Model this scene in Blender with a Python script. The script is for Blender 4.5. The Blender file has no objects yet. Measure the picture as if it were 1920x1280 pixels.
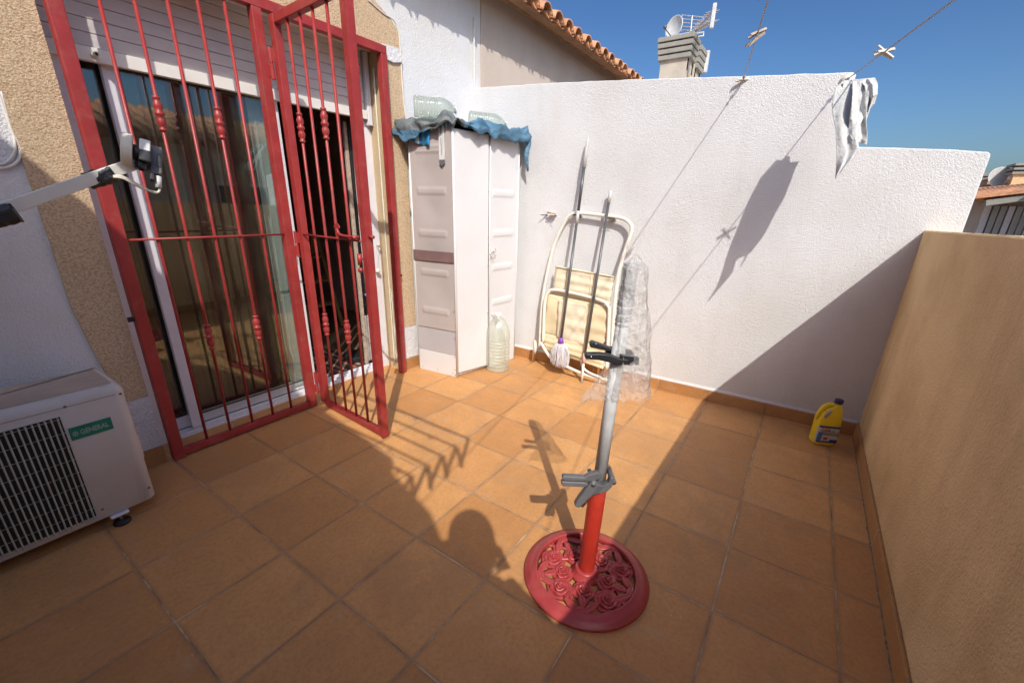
import bpy, bmesh, math, random
from mathutils import Vector as V, Matrix, noise
random.seed(7)
sc = bpy.context.scene
COL = sc.collection
S = 0.333
SUN = V((.77, .718, -1.0)).normalized()

# ---------------------------------------------------------------- camera
RX = V((.5651, -.8246, .0249)); UP = V((.2615, .2078, .9426)); BK = V((-.7824, -.5262, .3331))
CAM = V((-.5427, -2.3422, 1.2093)); F = 789.18; CX, CY = 960.0, 665.53
cd = bpy.data.cameras.new('camera'); cam = bpy.data.objects.new('camera', cd); COL.objects.link(cam)
cam.matrix_world = Matrix(((RX.x, UP.x, BK.x, CAM.x), (RX.y, UP.y, BK.y, CAM.y), (RX.z, UP.z, BK.z, CAM.z), (0, 0, 0, 1)))
cd.sensor_width = 36; cd.lens = F / 1920 * 36; cd.shift_y = 25.53 / 1920; cd.clip_end = 500; cd.clip_start = .01
sc.camera = cam
def ray(px, py): return RX * ((px - CX) / F) - UP * ((py - CY) / F) - BK
def at(px, py, ax, v):                      # measured point of the photo on the plane ax = v
    d = ray(px, py); i = 'xyz'.index(ax); return CAM + d * ((v - CAM[i]) / d[i])
def on(px, py, p, n):                       # ... on the plane through p with normal n
    d = ray(px, py); return CAM + d * ((V(p) - CAM).dot(V(n)) / d.dot(V(n)))

# ---------------------------------------------------------------- materials
def s2l(c): return tuple(((x / 255 + .055) / 1.055) ** 2.4 if x / 255 > .04045 else x / 255 / 12.92 for x in c)
class N:
    def __init__(s, name):
        s.m = bpy.data.materials.new(name); s.m.use_nodes = True; s.t = s.m.node_tree; s.b = s.t.nodes['Principled BSDF']
    def n(s, k, **a):
        x = s.t.nodes.new('ShaderNode' + k)
        for q, w in a.items():
            if q.startswith('i_'): x.inputs[q[2:].replace('_', ' ')].default_value = w
            else: setattr(x, q, w)
        return x
    def l(s, a, b): s.t.links.new(a, b)
    def tex(s, scale=1.0, detail=4, rough=.6, vec=None, kind='Object', stretch=None):
        tc = s.n('TexCoord'); src = tc.outputs[kind]
        if stretch:
            mp = s.n('Mapping'); mp.inputs['Scale'].default_value = stretch; s.l(src, mp.inputs['Vector']); src = mp.outputs[0]
        t = s.n('TexNoise'); t.inputs['Scale'].default_value = scale; t.inputs['Detail'].default_value = detail; t.inputs['Roughness'].default_value = rough
        s.l(src, t.inputs['Vector']); return t
    def ramp(s, src, stops):
        r = s.n('ValToRGB'); e = r.color_ramp.elements
        while len(e) < len(stops): e.new(.5)
        for q, (p, c) in zip(e, stops): q.position = p; q.color = (*c, 1) if len(c) == 3 else c
        s.l(src, r.inputs[0]); return r
    def mix(s, f, a, b, mode='MIX'):
        x = s.n('Mix', data_type='RGBA', blend_type=mode)
        for i, q in ((0, f), (6, a), (7, b)):
            if hasattr(q, 'links'): s.l(q, x.inputs[i])
            else: x.inputs[i].default_value = q if i == 0 else (*q, 1)
        return x.outputs[2]
    def bump(s, h, dist=.002, strength=1, prev=None):
        b = s.n('Bump'); b.inputs['Distance'].default_value = dist; b.inputs['Strength'].default_value = strength
        s.l(h, b.inputs['Height'])
        if prev: s.l(prev, b.inputs['Normal'])
        return b.outputs[0]
def plain(name, col, rough=.5, metal=0, var=.12, scale=14, bump=0, bscale=60, spec=.5, coat=0, detail=5):
    k = N(name); t = k.tex(scale, detail); c = V(col)
    r = k.ramp(t.outputs[0], [(.3, tuple(c * (1 - var))), (.7, tuple(min(1, x * (1 + var)) for x in c))])
    k.l(r.outputs[0], k.b.inputs['Base Color'])
    k.b.inputs['Roughness'].default_value = rough; k.b.inputs['Metallic'].default_value = metal
    k.b.inputs['Specular IOR Level'].default_value = spec; k.b.inputs['Coat Weight'].default_value = coat
    rr = k.ramp(t.outputs[0], [(.3, (rough * .85,) * 3), (.7, (min(1, rough * 1.15),) * 3)]); k.l(rr.outputs[0], k.b.inputs['Roughness'])
    if bump:
        t2 = k.tex(bscale, 6, .65); k.l(k.bump(t2.outputs[0], bump), k.b.inputs['Normal'])
    return k.m
def stucco(name, col, dirt, scale=95, dist=.006, dirt_amt=.35, streak=True):
    k = N(name); big = k.tex(2.2, 6, .6); st = k.tex(5, 4, .6, stretch=(1.6, 1.6, .25))
    r = k.ramp(big.outputs[0], [(.42, (0, 0, 0)), (.75, (1, 1, 1))]); r2 = k.ramp(st.outputs[0], [(.5, (0, 0, 0)), (.8, (1, 1, 1))])
    f = k.n('Math', operation='MULTIPLY'); k.l(r.outputs[0], f.inputs[0]); f.inputs[1].default_value = dirt_amt
    f2 = k.n('Math', operation='MULTIPLY'); k.l(r2.outputs[0], f2.inputs[0]); f2.inputs[1].default_value = dirt_amt * (.5 if streak else .1)
    a = k.mix(f.outputs[0], col, dirt); a = k.mix(f2.outputs[0], a, dirt)
    fine = k.tex(scale * 1.6, 3, .5)
    a = k.mix(.35, a, k.ramp(fine.outputs[0], [(.3, (.72,) * 3), (.6, (1, 1, 1))]).outputs[0], 'MULTIPLY')
    k.l(a, k.b.inputs['Base Color']); k.b.inputs['Roughness'].default_value = .9; k.b.inputs['Specular IOR Level'].default_value = .2
    v = k.tex(scale, 3, .55); w = k.tex(scale * .35, 4, .6)
    s1 = k.ramp(v.outputs[0], [(.35, (0, 0, 0)), (.68, (1, 1, 1))])
    nb = k.bump(w.outputs[0], dist * .8); k.l(k.bump(s1.outputs[0], dist * .55, 1, nb), k.b.inputs['Normal'])
    return k.m
def render_band(name, hi, lo):
    k = N(name); v = k.tex(125, 4, .7, stretch=(1, 1, 1.4)); big = k.tex(3, 5)
    r = k.ramp(v.outputs[0], [(.36, lo), (.50, tuple((a + b * 2) / 3 for a, b in zip(lo, hi))), (.62, hi)])
    a = k.mix(.5, r.outputs[0], k.ramp(big.outputs[0], [(.3, (.8, .8, .8)), (.7, (1, 1, 1))]).outputs[0], 'MULTIPLY')
    k.l(a, k.b.inputs['Base Color']); k.b.inputs['Roughness'].default_value = .95; k.b.inputs['Specular IOR Level'].default_value = .15
    k.l(k.bump(v.outputs[0], .007), k.b.inputs['Normal']); return k.m
def tiles(name, off=(0, 0, 0), size=.333, mortar=.0027, row=None, rot=None, dark=1.0):
    k = N(name); tc = k.n('TexCoord'); mp = k.n('Mapping'); mp.inputs['Location'].default_value = off
    if rot: mp.inputs['Rotation'].default_value = rot
    k.l(tc.outputs['Object'], mp.inputs['Vector'])
    wob = k.tex(3, 3); 
    br = k.n('TexBrick', offset=0.0, squash=1.0)
    br.inputs['Scale'].default_value = 1; br.inputs['Brick Width'].default_value = size; br.inputs['Row Height'].default_value = row or size
    br.inputs['Mortar Size'].default_value = mortar; br.inputs['Mortar Smooth'].default_value = .25; br.inputs['Bias'].default_value = 0
    br.inputs['Color1'].default_value = (.58 * dark, .275 * dark, .092 * dark, 1); br.inputs['Color2'].default_value = (.74 * dark, .385 * dark, .142 * dark, 1); br.inputs['Mortar'].default_value = (.5, .4, .3, 1)
    k.l(mp.outputs[0], br.inputs['Vector'])
    gn = k.tex(4.2, 6, .7); gr = k.ramp(gn.outputs[0], [(.38, (.62, .47, .32)), (.5, (.40, .26, .15)), (.62, (.24, .145, .085))])
    big = k.tex(3.1, 7, .68); fine = k.tex(70, 4, .7); mid = k.tex(11, 5, .6)
    a = k.mix(.6, br.outputs['Color'], k.ramp(big.outputs[0], [(.3, (.78, .76, .74)), (.7, (1.0, 1.0, 1.0))]).outputs[0], 'MULTIPLY')
    a = k.mix(.5, a, k.ramp(mid.outputs[0], [(.35, (.82, .8, .78)), (.7, (1, 1, 1))]).outputs[0], 'MULTIPLY')
    a = k.mix(.5, a, k.ramp(fine.outputs[0], [(.33, (.72, .68, .62)), (.55, (1, 1, 1))]).outputs[0], 'MULTIPLY')
    # scuffs and pale dust, and chips
    sc_ = k.tex(6, 8, .75, stretch=(1.5, .8, 1)); f = k.ramp(sc_.outputs[0], [(.56, (0, 0, 0)), (.78, (.6, .6, .6))]); a = k.mix(f.outputs[0], a, (.52, .38, .26))
    st_ = k.tex(1.4, 9, .72); f = k.ramp(st_.outputs[0], [(.50, (0, 0, 0)), (.58, (.34, .34, .34)), (.72, (.1, .1, .1))]); a = k.mix(f.outputs[0], a, (.34, .19, .09))
    sp_ = k.tex(240, 2, .5); f = k.ramp(sp_.outputs[0], [(.66, (0, 0, 0)), (.72, (.5, .5, .5))]); a = k.mix(f.outputs[0], a, (.3, .17, .09))
    vo = k.n('TexVoronoi', feature='F1'); vo.inputs['Scale'].default_value = 9; k.l(tc.outputs['Object'], vo.inputs['Vector'])
    vr = k.ramp(vo.outputs['Distance'], [(.012, (1, 1, 1)), (.03, (0, 0, 0))]); a = k.mix(vr.outputs[0], a, (.6, .45, .32))
    # grime beside the joints
    br2 = k.n('TexBrick', offset=0.0, squash=1.0); br2.inputs['Scale'].default_value = 1; br2.inputs['Brick Width'].default_value = size; br2.inputs['Row Height'].default_value = row or size
    br2.inputs['Mortar Size'].default_value = .016; br2.inputs['Mortar Smooth'].default_value = 1; k.l(mp.outputs[0], br2.inputs['Vector'])
    f = k.n('Math', operation='MULTIPLY'); k.l(br2.outputs['Fac'], f.inputs[0]); k.l(k.ramp(wob.outputs[0], [(.35, (.08,) * 3), (.7, (.7,) * 3)]).outputs[0], f.inputs[1])
    a = k.mix(f.outputs[0], a, (.25, .14, .07))
    a = k.mix(br.outputs['Fac'], a, gr.outputs[0]); k.l(a, k.b.inputs['Base Color'])
    k.l(k.ramp(big.outputs[0], [(.3, (.5,) * 3), (.7, (.72,) * 3)]).outputs[0], k.b.inputs['Roughness'])
    inv = k.n('Math', operation='SUBTRACT'); inv.inputs[0].default_value = 1; k.l(br.outputs['Fac'], inv.inputs[1])
    nb = k.bump(inv.outputs[0], .0015); nb = k.bump(mid.outputs[0], .002, 1, nb); k.l(k.bump(fine.outputs[0], .0006, 1, nb), k.b.inputs['Normal'])
    return k.m
def stripes(name, cols, scale, axis=0, rough=.9, bump=.002):
    k = N(name); tc = k.n('TexCoord'); sp = k.n('SeparateXYZ'); k.l(tc.outputs['Object'], sp.inputs[0])
    m = k.n('Math', operation='MULTIPLY'); m.inputs[1].default_value = scale; k.l(sp.outputs[axis], m.inputs[0])
    fr = k.n('Math', operation='FRACT'); k.l(m.outputs[0], fr.inputs[0]); n = len(cols)
    r = k.ramp(fr.outputs[0], [(i / n, c) for i, c in enumerate(cols)]); r.color_ramp.interpolation = 'CONSTANT'
    k.l(r.outputs[0], k.b.inputs['Base Color']); k.b.inputs['Roughness'].default_value = rough
    t = k.tex(120, 3); k.l(k.bump(t.outputs[0], bump), k.b.inputs['Normal']); return k.m
def glass_pane(name, tint=(.74, .80, .77), ref=.12):
    k = N(name); out = k.t.nodes['Material Output']; k.t.nodes.remove(k.b)
    tr = k.n('BsdfTransparent'); tr.inputs[0].default_value = (*tint, 1); gl = k.n('BsdfGlossy'); gl.inputs['Roughness'].default_value = .015; gl.inputs[0].default_value = (.9, .93, .95, 1)
    fr = k.n('LayerWeight'); fr.inputs[0].default_value = .5; pw_ = k.n('Math', operation='POWER'); pw_.inputs[1].default_value = 4; k.l(fr.outputs['Facing'], pw_.inputs[0]); mx = k.n('Math', operation='MULTIPLY_ADD'); mx.inputs[1].default_value = .5; mx.inputs[2].default_value = ref; k.l(pw_.outputs[0], mx.inputs[0])
    di = k.n('BsdfDiffuse'); di.inputs[0].default_value = (.35, .3, .22, 1)
    sm = k.tex(7, 6, .7); f = k.ramp(sm.outputs[0], [(.45, (.015,) * 3), (.8, (.07,) * 3)])
    m1 = k.n('MixShader'); k.l(mx.outputs[0], m1.inputs[0]); k.l(tr.outputs[0], m1.inputs[1]); k.l(gl.outputs[0], m1.inputs[2])
    m2 = k.n('MixShader'); k.l(f.outputs[0], m2.inputs[0]); k.l(m1.outputs[0], m2.inputs[1]); k.l(di.outputs[0], m2.inputs[2]); k.l(m2.outputs[0], out.inputs[0])
    return k.m
def film(name, col=(.95, .95, .95), clear=.6, gloss=.3, rough=.18, crinkle=.004, cs=45):
    k = N(name); out = k.t.nodes['Material Output']; k.t.nodes.remove(k.b)
    tr = k.n('BsdfTransparent'); tr.inputs[0].default_value = (*[min(1, c * 1.03) for c in col], 1); gl = k.n('BsdfGlossy'); gl.inputs['Roughness'].default_value = rough
    tl = k.n('BsdfTranslucent'); tl.inputs[0].default_value = (*col, 1); di = k.n('BsdfDiffuse'); di.inputs[0].default_value = (*col, 1)
    t = k.tex(cs, 5, .6); b = k.bump(t.outputs[0], crinkle); k.l(b, gl.inputs['Normal']); k.l(b, di.inputs['Normal'])
    a = k.n('MixShader'); a.inputs[0].default_value = .5; k.l(tl.outputs[0], a.inputs[1]); k.l(di.outputs[0], a.inputs[2])
    c = k.n('MixShader'); c.inputs[0].default_value = clear; k.l(a.outputs[0], c.inputs[1]); k.l(tr.outputs[0], c.inputs[2])
    lw = k.n('LayerWeight'); lw.inputs[0].default_value = .4; k.l(b, lw.inputs['Normal']); mm = k.n('Math', operation='MULTIPLY_ADD'); mm.inputs[1].default_value = gloss; mm.inputs[2].default_value = .05; k.l(lw.outputs['Facing'], mm.inputs[0])
    d = k.n('MixShader'); k.l(mm.outputs[0], d.inputs[0]); k.l(c.outputs[0], d.inputs[1]); k.l(gl.outputs[0], d.inputs[2]); k.l(d.outputs[0], out.inputs[0])
    return k.m
def red_paint(name, col, rough=.42, bump=.0012, dust=.22):
    k = N(name); t = k.tex(9, 6, .65); c = V(col)
    r = k.ramp(t.outputs[0], [(.3, tuple(c * .82)), (.55, tuple(c)), (.75, tuple(c * 1.12 + V((.02, .02, .02))))])
    ch = k.tex(60, 5, .7); f = k.ramp(ch.outputs[0], [(.66, (0, 0, 0)), (.70, (.8, .8, .8))]); a = k.mix(f.outputs[0], r.outputs[0], (.13, .05, .035)); du = k.tex(16, 7, .7); f = k.ramp(du.outputs[0], [(.5, (0, 0, 0)), (.75, (dust,) * 3)]); a = k.mix(f.outputs[0], a, (.42, .22, .17))
    k.l(a, k.b.inputs['Base Color']); k.b.inputs['Roughness'].default_value = rough
    t2 = k.tex(38, 4); k.l(k.bump(t2.outputs[0], bump), k.b.inputs['Normal']); return k.m

M = {}
M['white'] = stucco('white_stucco', (.70, .702, .70), (.53, .50, .45), 160, .0023, .4)
M['house'] = stucco('house_stucco', (.76, .76, .76), (.66, .59, .48), 140, .0032, .45)
M['pink'] = stucco('pale_pink_render', (.66, .57, .49), (.52, .42, .34), 170, .002, .5)
M['tan'] = stucco('tan_render', (.86, .64, .37), (.58, .38, .19), 120, .0035, .8)
M['cream'] = stucco('cream_render', (.70, .55, .36), (.55, .4, .24), 100, .004, .3)
M['band'] = render_band('rough_tan_band', (.80, .62, .41), (.46, .31, .18))
M['reveal'] = render_band('cream_reveal', (.66, .52, .33), (.5, .37, .22))
M['floor'] = tiles('terracotta_floor', (0, 0, 0))
M['skirt_x'] = tiles('terracotta_skirting_x', (0, 0, .0), row=3.0, dark=.72)
M['skirt_y'] = tiles('terracotta_skirting_y', (0, 0, 0), row=3.0, rot=(0, 0, math.radians(90)), dark=.8)
M['red'] = red_paint('red_grille_paint', (.335, .034, .032))
M['red_tube'] = red_paint('red_tube_paint', (.46, .035, .02), .3, .0005)
M['red_cast'] = red_paint('red_cast_iron', (.41, .052, .052), .38, .001, .16)
M['alu'] = plain('white_aluminium', (.74, .73, .76), .35, 0, .05)
M['slat'] = plain('shutter_slat', (.60, .56, .54), .5, 0, .06, 8)
M['slatbar'] = plain('shutter_bar', (.78, .76, .70), .45, 0, .05)
M['glass'] = glass_pane('door_glass')
M['dark'] = plain('dark_rubber', (.018, .017, .017), .55)
M['black'] = plain('black_plastic', (.022, .022, .024), .38, bump=.0006, bscale=90)
M['tape'] = plain('black_tape', (.012, .012, .013), .22, bump=.006, bscale=45, coat=.3)
M['gplastic'] = plain('grey_plastic', (.13, .13, .135), .5, bump=.0008)
M['steel'] = plain('galvanised_tube', (.60, .61, .61), .4, .0, .14, 20)
M['chrome'] = plain('bare_steel', (.6, .6, .6), .25, 1)
def streaked():
    k = N('ac_casing'); st = k.tex(16, 6, .65, stretch=(1, 1, .07)); b = k.tex(3, 6, .65)
    a = k.mix(k.ramp(st.outputs[0], [(.56, (0, 0, 0)), (.72, (.5, .5, .5))]).outputs[0], (.60, .57, .54), (.33, .28, .22))
    a = k.mix(k.ramp(b.outputs[0], [(.45, (0, 0, 0)), (.75, (.5, .5, .5))]).outputs[0], a, (.47, .40, .33))
    k.l(a, k.b.inputs['Base Color']); k.b.inputs['Roughness'].default_value = .5; return k.m
M['acbody'] = streaked()
M['actop'] = plain('ac_weathered_top', (.46, .37, .29), .6, 0, .22, 5, .001)
M['acwire'] = plain('ac_wire_guard', (.42, .43, .36), .5)
M['aclabel'] = plain('green_label', (.012, .19, .12), .35, var=.15)
M['labeltext'] = plain('label_lettering', (.32, .42, .36), .5)
M['roof'] = plain('roof_tile', (.55, .27, .14), .85, 0, .35, 7, .004, 50)
M['roofdark'] = plain('roof_mortar', (.40, .22, .12), .9, 0, .25, 7, .004)
M['mould'] = plain('eave_moulding', (.55, .33, .17), .85, 0, .15, 6, .002)
M['concrete'] = plain('chimney_concrete', (.30, .295, .26), .85, 0, .12, 5, .003)
M['chimrender'] = plain('chimney_render', (.50, .45, .37), .9, 0, .18, 4, .003)
M['dish'] = plain('dish_paint', (.66, .67, .66), .45)
M['aerial'] = plain('aerial_metal', (.62, .60, .58), .35, .5)
M['cabgrey'] = plain('cabinet_brown_grey', (.44, .39, .365), .5, 0, .07, 3, .0012, 14)
M['cabwhite'] = plain('cabinet_white', (.66, .655, .65), .45, 0, .04, 3, .0012, 12)
M['cabblue'] = plain('cabinet_bluish', (.43, .41, .42), .5, 0, .06, 4)
M['duct'] = plain('brown_tape', (.20, .125, .115), .4, 0, .15, 8, .002, 20)
M['cloth'] = plain('white_cloth', (.55, .55, .53), .95, 0, .08, 12, .012, 22)
M['canvas'] = plain('cream_canvas', (.68, .575, .37), .8, 0, .14, 6, .004, 12)
M['canvas2'] = plain('cream_mesh_canvas', (.72, .63, .46), .8, 0, .14, 9, .003, 30)
M['tubew'] = plain('cream_tube', (.74, .71, .62), .35, 0, .06)
M['tarp'] = plain('blue_cover', (.07, .17, .26), .5, 0, .45, 7, .02, 16)
M['tarpin'] = stripes('striped_underside', [(.02, .2, .45), (.03, .33, .6), (.1, .5, .55), (.03, .12, .35), (.4, .6, .6), (.02, .22, .5)], 9, 1, .6)
M['tarpgrey'] = plain('grey_cover_side', (.13, .15, .155), .55, 0, .4, 6, .02, 16)
M['handle'] = plain('dark_grey_handle', (.11, .115, .12), .35, .3)
M['grip'] = plain('pale_grip', (.5, .5, .48), .5)
M['mopv'] = stripes('mop_yarn', [(.72, .68, .74), (.35, .18, .52), (.75, .72, .78), (.72, .7, .75), (.45, .25, .6), (.78, .75, .8)], 90, 1, .95)
M['purple'] = plain('purple_socket', (.22, .07, .42), .5)
M['pinkp'] = plain('pink_tape', (.62, .38, .34), .6)
M['wood'] = plain('weathered_wood', (.42, .34, .26), .8, 0, .3, 30, .001)
M['pegw'] = plain('peg_pale_wood', (.62, .56, .47), .8, 0, .2, 40)
M['brownwood'] = plain('brown_wood', (.45, .27, .12), .7)
M['rope'] = plain('clothes_rope', (.40, .40, .42), .7, 0, .06, 30)
M['yellow'] = plain('yellow_bottle', (.92, .68, .02), .32, 0, .04)
M['navy'] = plain('navy_cap', (.01, .02, .10), .35)
M['paper'] = plain('label_paper', (.62, .60, .54), .5)
M['blueink'] = plain('label_blue', (.02, .07, .22), .5, 0, .3, 40)
M['skyink'] = plain('label_light_blue', (.08, .22, .42), .5, 0, .3, 40)
M['redink'] = plain('label_red', (.5, .03, .06), .5)
M['darkink'] = plain('label_dark', (.03, .03, .05), .5)
M['bottle'] = film('clear_plastic_bottle', (.84, .89, .84), .70, .35, .10, .002, 30)
M['jug'] = film('clear_water_jug', (.93, .97, .91), .72, .3, .10, .004, 24)
M['bag'] = film('clear_plastic_bag', (.98, .97, .95), .70, .24, .12, .03, 26)
M['foam'] = plain('grey_foil', (.6, .61, .62), .35, .2, .2, 40, .006, 60)
M['cream'] = M['cream']
M['creamp'] = plain('cream_plastic', (.74, .70, .56), .45)
M['cable'] = plain('white_cable', (.70, .67, .62), .5)
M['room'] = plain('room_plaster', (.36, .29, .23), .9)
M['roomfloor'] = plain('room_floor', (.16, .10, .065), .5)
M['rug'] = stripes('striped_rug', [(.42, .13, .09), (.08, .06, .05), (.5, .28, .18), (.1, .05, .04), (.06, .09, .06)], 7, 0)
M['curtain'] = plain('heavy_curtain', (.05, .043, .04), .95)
M['furn'] = plain('dark_furniture', (.05, .035, .025), .5)
M['therm'] = plain('thermometer_board', (.66, .66, .63), .4)
M['skin'] = plain('skin', (.50, .29, .20), .55, 0, .05)
M['shirt'] = plain('blue_shirt', (.30, .42, .55), .9)
M['trouser'] = plain('dark_trousers', (.05, .06, .09), .9)
M['hair'] = plain('dark_hair', (.02, .015, .012), .6)
M['grime'] = plain('joint_grime', (.22, .15, .10), .95, 0, .6, 60, .003, 120)
M['dishgrey'] = plain('dish_grey', (.42, .42, .40), .6)
M['leaf'] = plain('ground_far', (.25, .22, .17), .95)
M['whitepatch'] = stucco('white_patch', (.74, .74, .74), (.6, .6, .6), 80, .005, .3)

# ---------------------------------------------------------------- mesh helpers
def basis(d):
    d = V(d).normalized(); a = V((0, 0, 1)) if abs(d.z) < .9 else V((1, 0, 0)); x = d.cross(a).normalized(); return x, d.cross(x).normalized()
class MB:
    def __init__(s): s.b = bmesh.new(); s.mi = 0
    def face(s, vs):
        try: f = s.b.faces.new(vs); f.material_index = s.mi; return f
        except ValueError: return None
    def box(s, lo, hi, m=None):
        c = [V((x, y, z)) for x in (lo[0], hi[0]) for y in (lo[1], hi[1]) for z in (lo[2], hi[2])]
        if m is not None: c = [m @ p for p in c]
        v = [s.b.verts.new(p) for p in c]
        for q in ((0, 1, 3, 2), (4, 6, 7, 5), (0, 4, 5, 1), (2, 3, 7, 6), (0, 2, 6, 4), (1, 5, 7, 3)): s.face([v[i] for i in q])
        return s
    def bar(s, a, b, w, h=None, up=None):       # rectangular bar between two points
        a, b = V(a), V(b); h = h or w; d = (b - a).normalized(); u = V(up) if up else (V((0, 0, 1)) if abs(d.z) < .9 else V((0, 1, 0)))
        x = d.cross(u).normalized(); y = x.cross(d).normalized(); r = []
        for p in (a, b): r.append([s.b.verts.new(p + x * i * w / 2 + y * j * h / 2) for i, j in ((-1, -1), (1, -1), (1, 1), (-1, 1))])
        for i in range(4): s.face([r[0][i], r[0][(i + 1) % 4], r[1][(i + 1) % 4], r[1][i]])
        s.face(r[0][::-1]); s.face(r[1]); return s
    def tube(s, pts, r, n=10, cap=True, flat=1.0):
        pts = [V(p) for p in pts]; R = r if isinstance(r, (list, tuple)) else [r] * len(pts); rings = []
        x, y = basis(pts[1] - pts[0])
        for i, p in enumerate(pts):
            t = (pts[min(i + 1, len(pts) - 1)] - pts[max(i - 1, 0)])
            t = t.normalized() if t.length > 1e-9 else V((0, 0, 1))
            x = (x - t * x.dot(t)).normalized(); y = t.cross(x)
            rings.append([s.b.verts.new(p + (x * math.cos(2 * math.pi * k / n) + y * math.sin(2 * math.pi * k / n) * flat) * R[i]) for k in range(n)])
        for a, b in zip(rings, rings[1:]):
            for k in range(n): s.face([a[k], a[(k + 1) % n], b[(k + 1) % n], b[k]])
        if cap: s.face(rings[0][::-1]); s.face(rings[-1])
        return s
    def lathe(s, prof, base, axis=(0, 0, 1), n=24, f=None, x=None):   # prof: (radius, height)
        axis = V(axis).normalized(); bx, by = basis(axis)
        if x is not None: bx = V(x).normalized(); by = axis.cross(bx)
        rings = []
        for r, h in prof:
            row = []
            for k in range(n):
                a = 2 * math.pi * k / n; rr = r * (f(a, h) if f else 1)
                row.append(s.b.verts.new(V(base) + axis * h + (bx * math.cos(a) + by * math.sin(a)) * max(rr, 1e-5)))
            rings.append(row)
        for a, b in zip(rings, rings[1:]):
            for k in range(n): s.face([a[k], a[(k + 1) % n], b[(k + 1) % n], b[k]])
        s.face(rings[0][::-1]); s.face(rings[-1]); return s
    def prism(s, poly, d, thick):               # polygon (3-D points) extruded both ways along d
        d = V(d).normalized() * thick / 2; a = [s.b.verts.new(V(p) - d) for p in poly]; b = [s.b.verts.new(V(p) + d) for p in poly]; n = len(a)
        s.face(a[::-1]); s.face(b)
        for i in range(n): s.face([a[i], a[(i + 1) % n], b[(i + 1) % n], b[i]])
        return s
    def grid(s, fn, nu, nv, closed=False):
        g = [[s.b.verts.new(fn(i / (nu - 1), j / (nv if closed else nv - 1))) for j in range(nv)] for i in range(nu)]
        for i in range(nu - 1):
            for j in range(nv if closed else nv - 1): s.face([g[i][j], g[i][(j + 1) % nv], g[i + 1][(j + 1) % nv], g[i + 1][j]])
        return s
    def ball(s, c, r, sc_=(1, 1, 1), n=12):
        k = 8; prof = []
        rings = []
        for i in range(k + 1):
            t = math.pi * i / k; rings.append([s.b.verts.new(V(c) + V((math.sin(t) * math.cos(2 * math.pi * j / n) * sc_[0], math.sin(t) * math.sin(2 * math.pi * j / n) * sc_[1], math.cos(t) * sc_[2])) * r) for j in range(n)])
        for a, b in zip(rings, rings[1:]):
            for j in range(n): s.face([a[j], b[j], b[(j + 1) % n], a[(j + 1) % n]])
        return s
    def build(s, name, mat, parent=None, smooth=False, bevel=0, solid=0, seg=2, sub=0):
        bmesh.ops.remove_doubles(s.b, verts=s.b.verts, dist=1e-6)
        bmesh.ops.recalc_face_normals(s.b, faces=s.b.faces)
        me = bpy.data.meshes.new(name); s.b.to_mesh(me); s.b.free()
        o = bpy.data.objects.new(name, me); COL.objects.link(o)
        for m in (mat if isinstance(mat, (list, tuple)) else [mat]): me.materials.append(M[m])
        if parent: o.parent = parent
        if solid: d = o.modifiers.new('s', 'SOLIDIFY'); d.thickness = solid; d.offset = 0
        if sub: d = o.modifiers.new('u', 'SUBSURF'); d.levels = d.render_levels = sub
        if bevel: d = o.modifiers.new('b', 'BEVEL'); d.width = bevel; d.segments = seg; d.limit_method = 'ANGLE'; d.angle_limit = math.radians(35)
        if smooth or bevel:
            for p in me.polygons: p.use_smooth = True
            if not smooth or smooth == 'auto': 
                try: me.shade_auto_smooth
                except Exception: pass
        if bevel and not smooth:
            w = o.modifiers.new('w', 'WEIGHTED_NORMAL'); w.keep_sharp = True
        return o
def tag(o, label=None, cat=None, group=None, kind=None):
    if label: o['label'] = label
    if cat: o['category'] = cat
    if group: o['group'] = group
    if kind: o['kind'] = kind
    return o
def thing(name, label, cat, loc=(0, 0, 0), group=None):
    o = bpy.data.objects.new(name, None); COL.objects.link(o); o.location = (0, 0, 0); o.empty_display_size = .05
    return tag(o, label, cat, group)
def setbase(root, loc):                        # move an Empty to the thing's base, keeping its parts where they are
    bpy.context.view_layer.update()
    root.location = loc
    for c in root.children: c.matrix_parent_inverse = Matrix.Translation(-V(loc))
def copy_thing(root, delta):
    r = root.copy(); COL.objects.link(r); r.location = root.location + V(delta)
    for c in root.children:
        k = c.copy(); COL.objects.link(k); k.parent = r
        for g in c.children: q = g.copy(); COL.objects.link(q); q.parent = k
    return r
def text(s, name, size, mw, mat, parent=None, depth=.0004, bold=0, sx=1):
    cu = bpy.data.curves.new(name, 'FONT'); cu.body = s; cu.size = size; cu.extrude = depth; cu.offset = bold; cu.align_x = 'CENTER'; cu.align_y = 'CENTER'
    o = bpy.data.objects.new(name, cu); COL.objects.link(o); bpy.context.view_layer.update()
    me = bpy.data.meshes.new_from_object(o); bpy.data.objects.remove(o)
    me.transform(mw @ Matrix.Diagonal((sx, 1, 1, 1))); me.materials.clear(); me.materials.append(M[mat])
    o = bpy.data.objects.new(name, me); COL.objects.link(o)
    if parent: o.parent = parent
    return o
def frame_m(o, x, y):                          # matrix with given origin, x and y directions
    x = V(x).normalized(); y = V(y); y = (y - x * y.dot(x)).normalized(); z = x.cross(y)
    return Matrix(((x.x, y.x, z.x, o[0]), (x.y, y.y, z.y, o[1]), (x.z, y.z, z.z, o[2]), (0, 0, 0, 1)))
def spline(pts, n=8):
    pts = [V(p) for p in pts]; out = []
    for i in range(len(pts) - 1):
        p0, p1, p2, p3 = pts[max(i - 1, 0)], pts[i], pts[i + 1], pts[min(i + 2, len(pts) - 1)]
        for k in range(n):
            t = k / n; out.append(.5 * ((2 * p1) + (p2 - p0) * t + (2 * p0 - 5 * p1 + 4 * p2 - p3) * t * t + (-p0 + 3 * p1 - 3 * p2 + p3) * t ** 3))
    out.append(pts[-1]); return out
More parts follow.
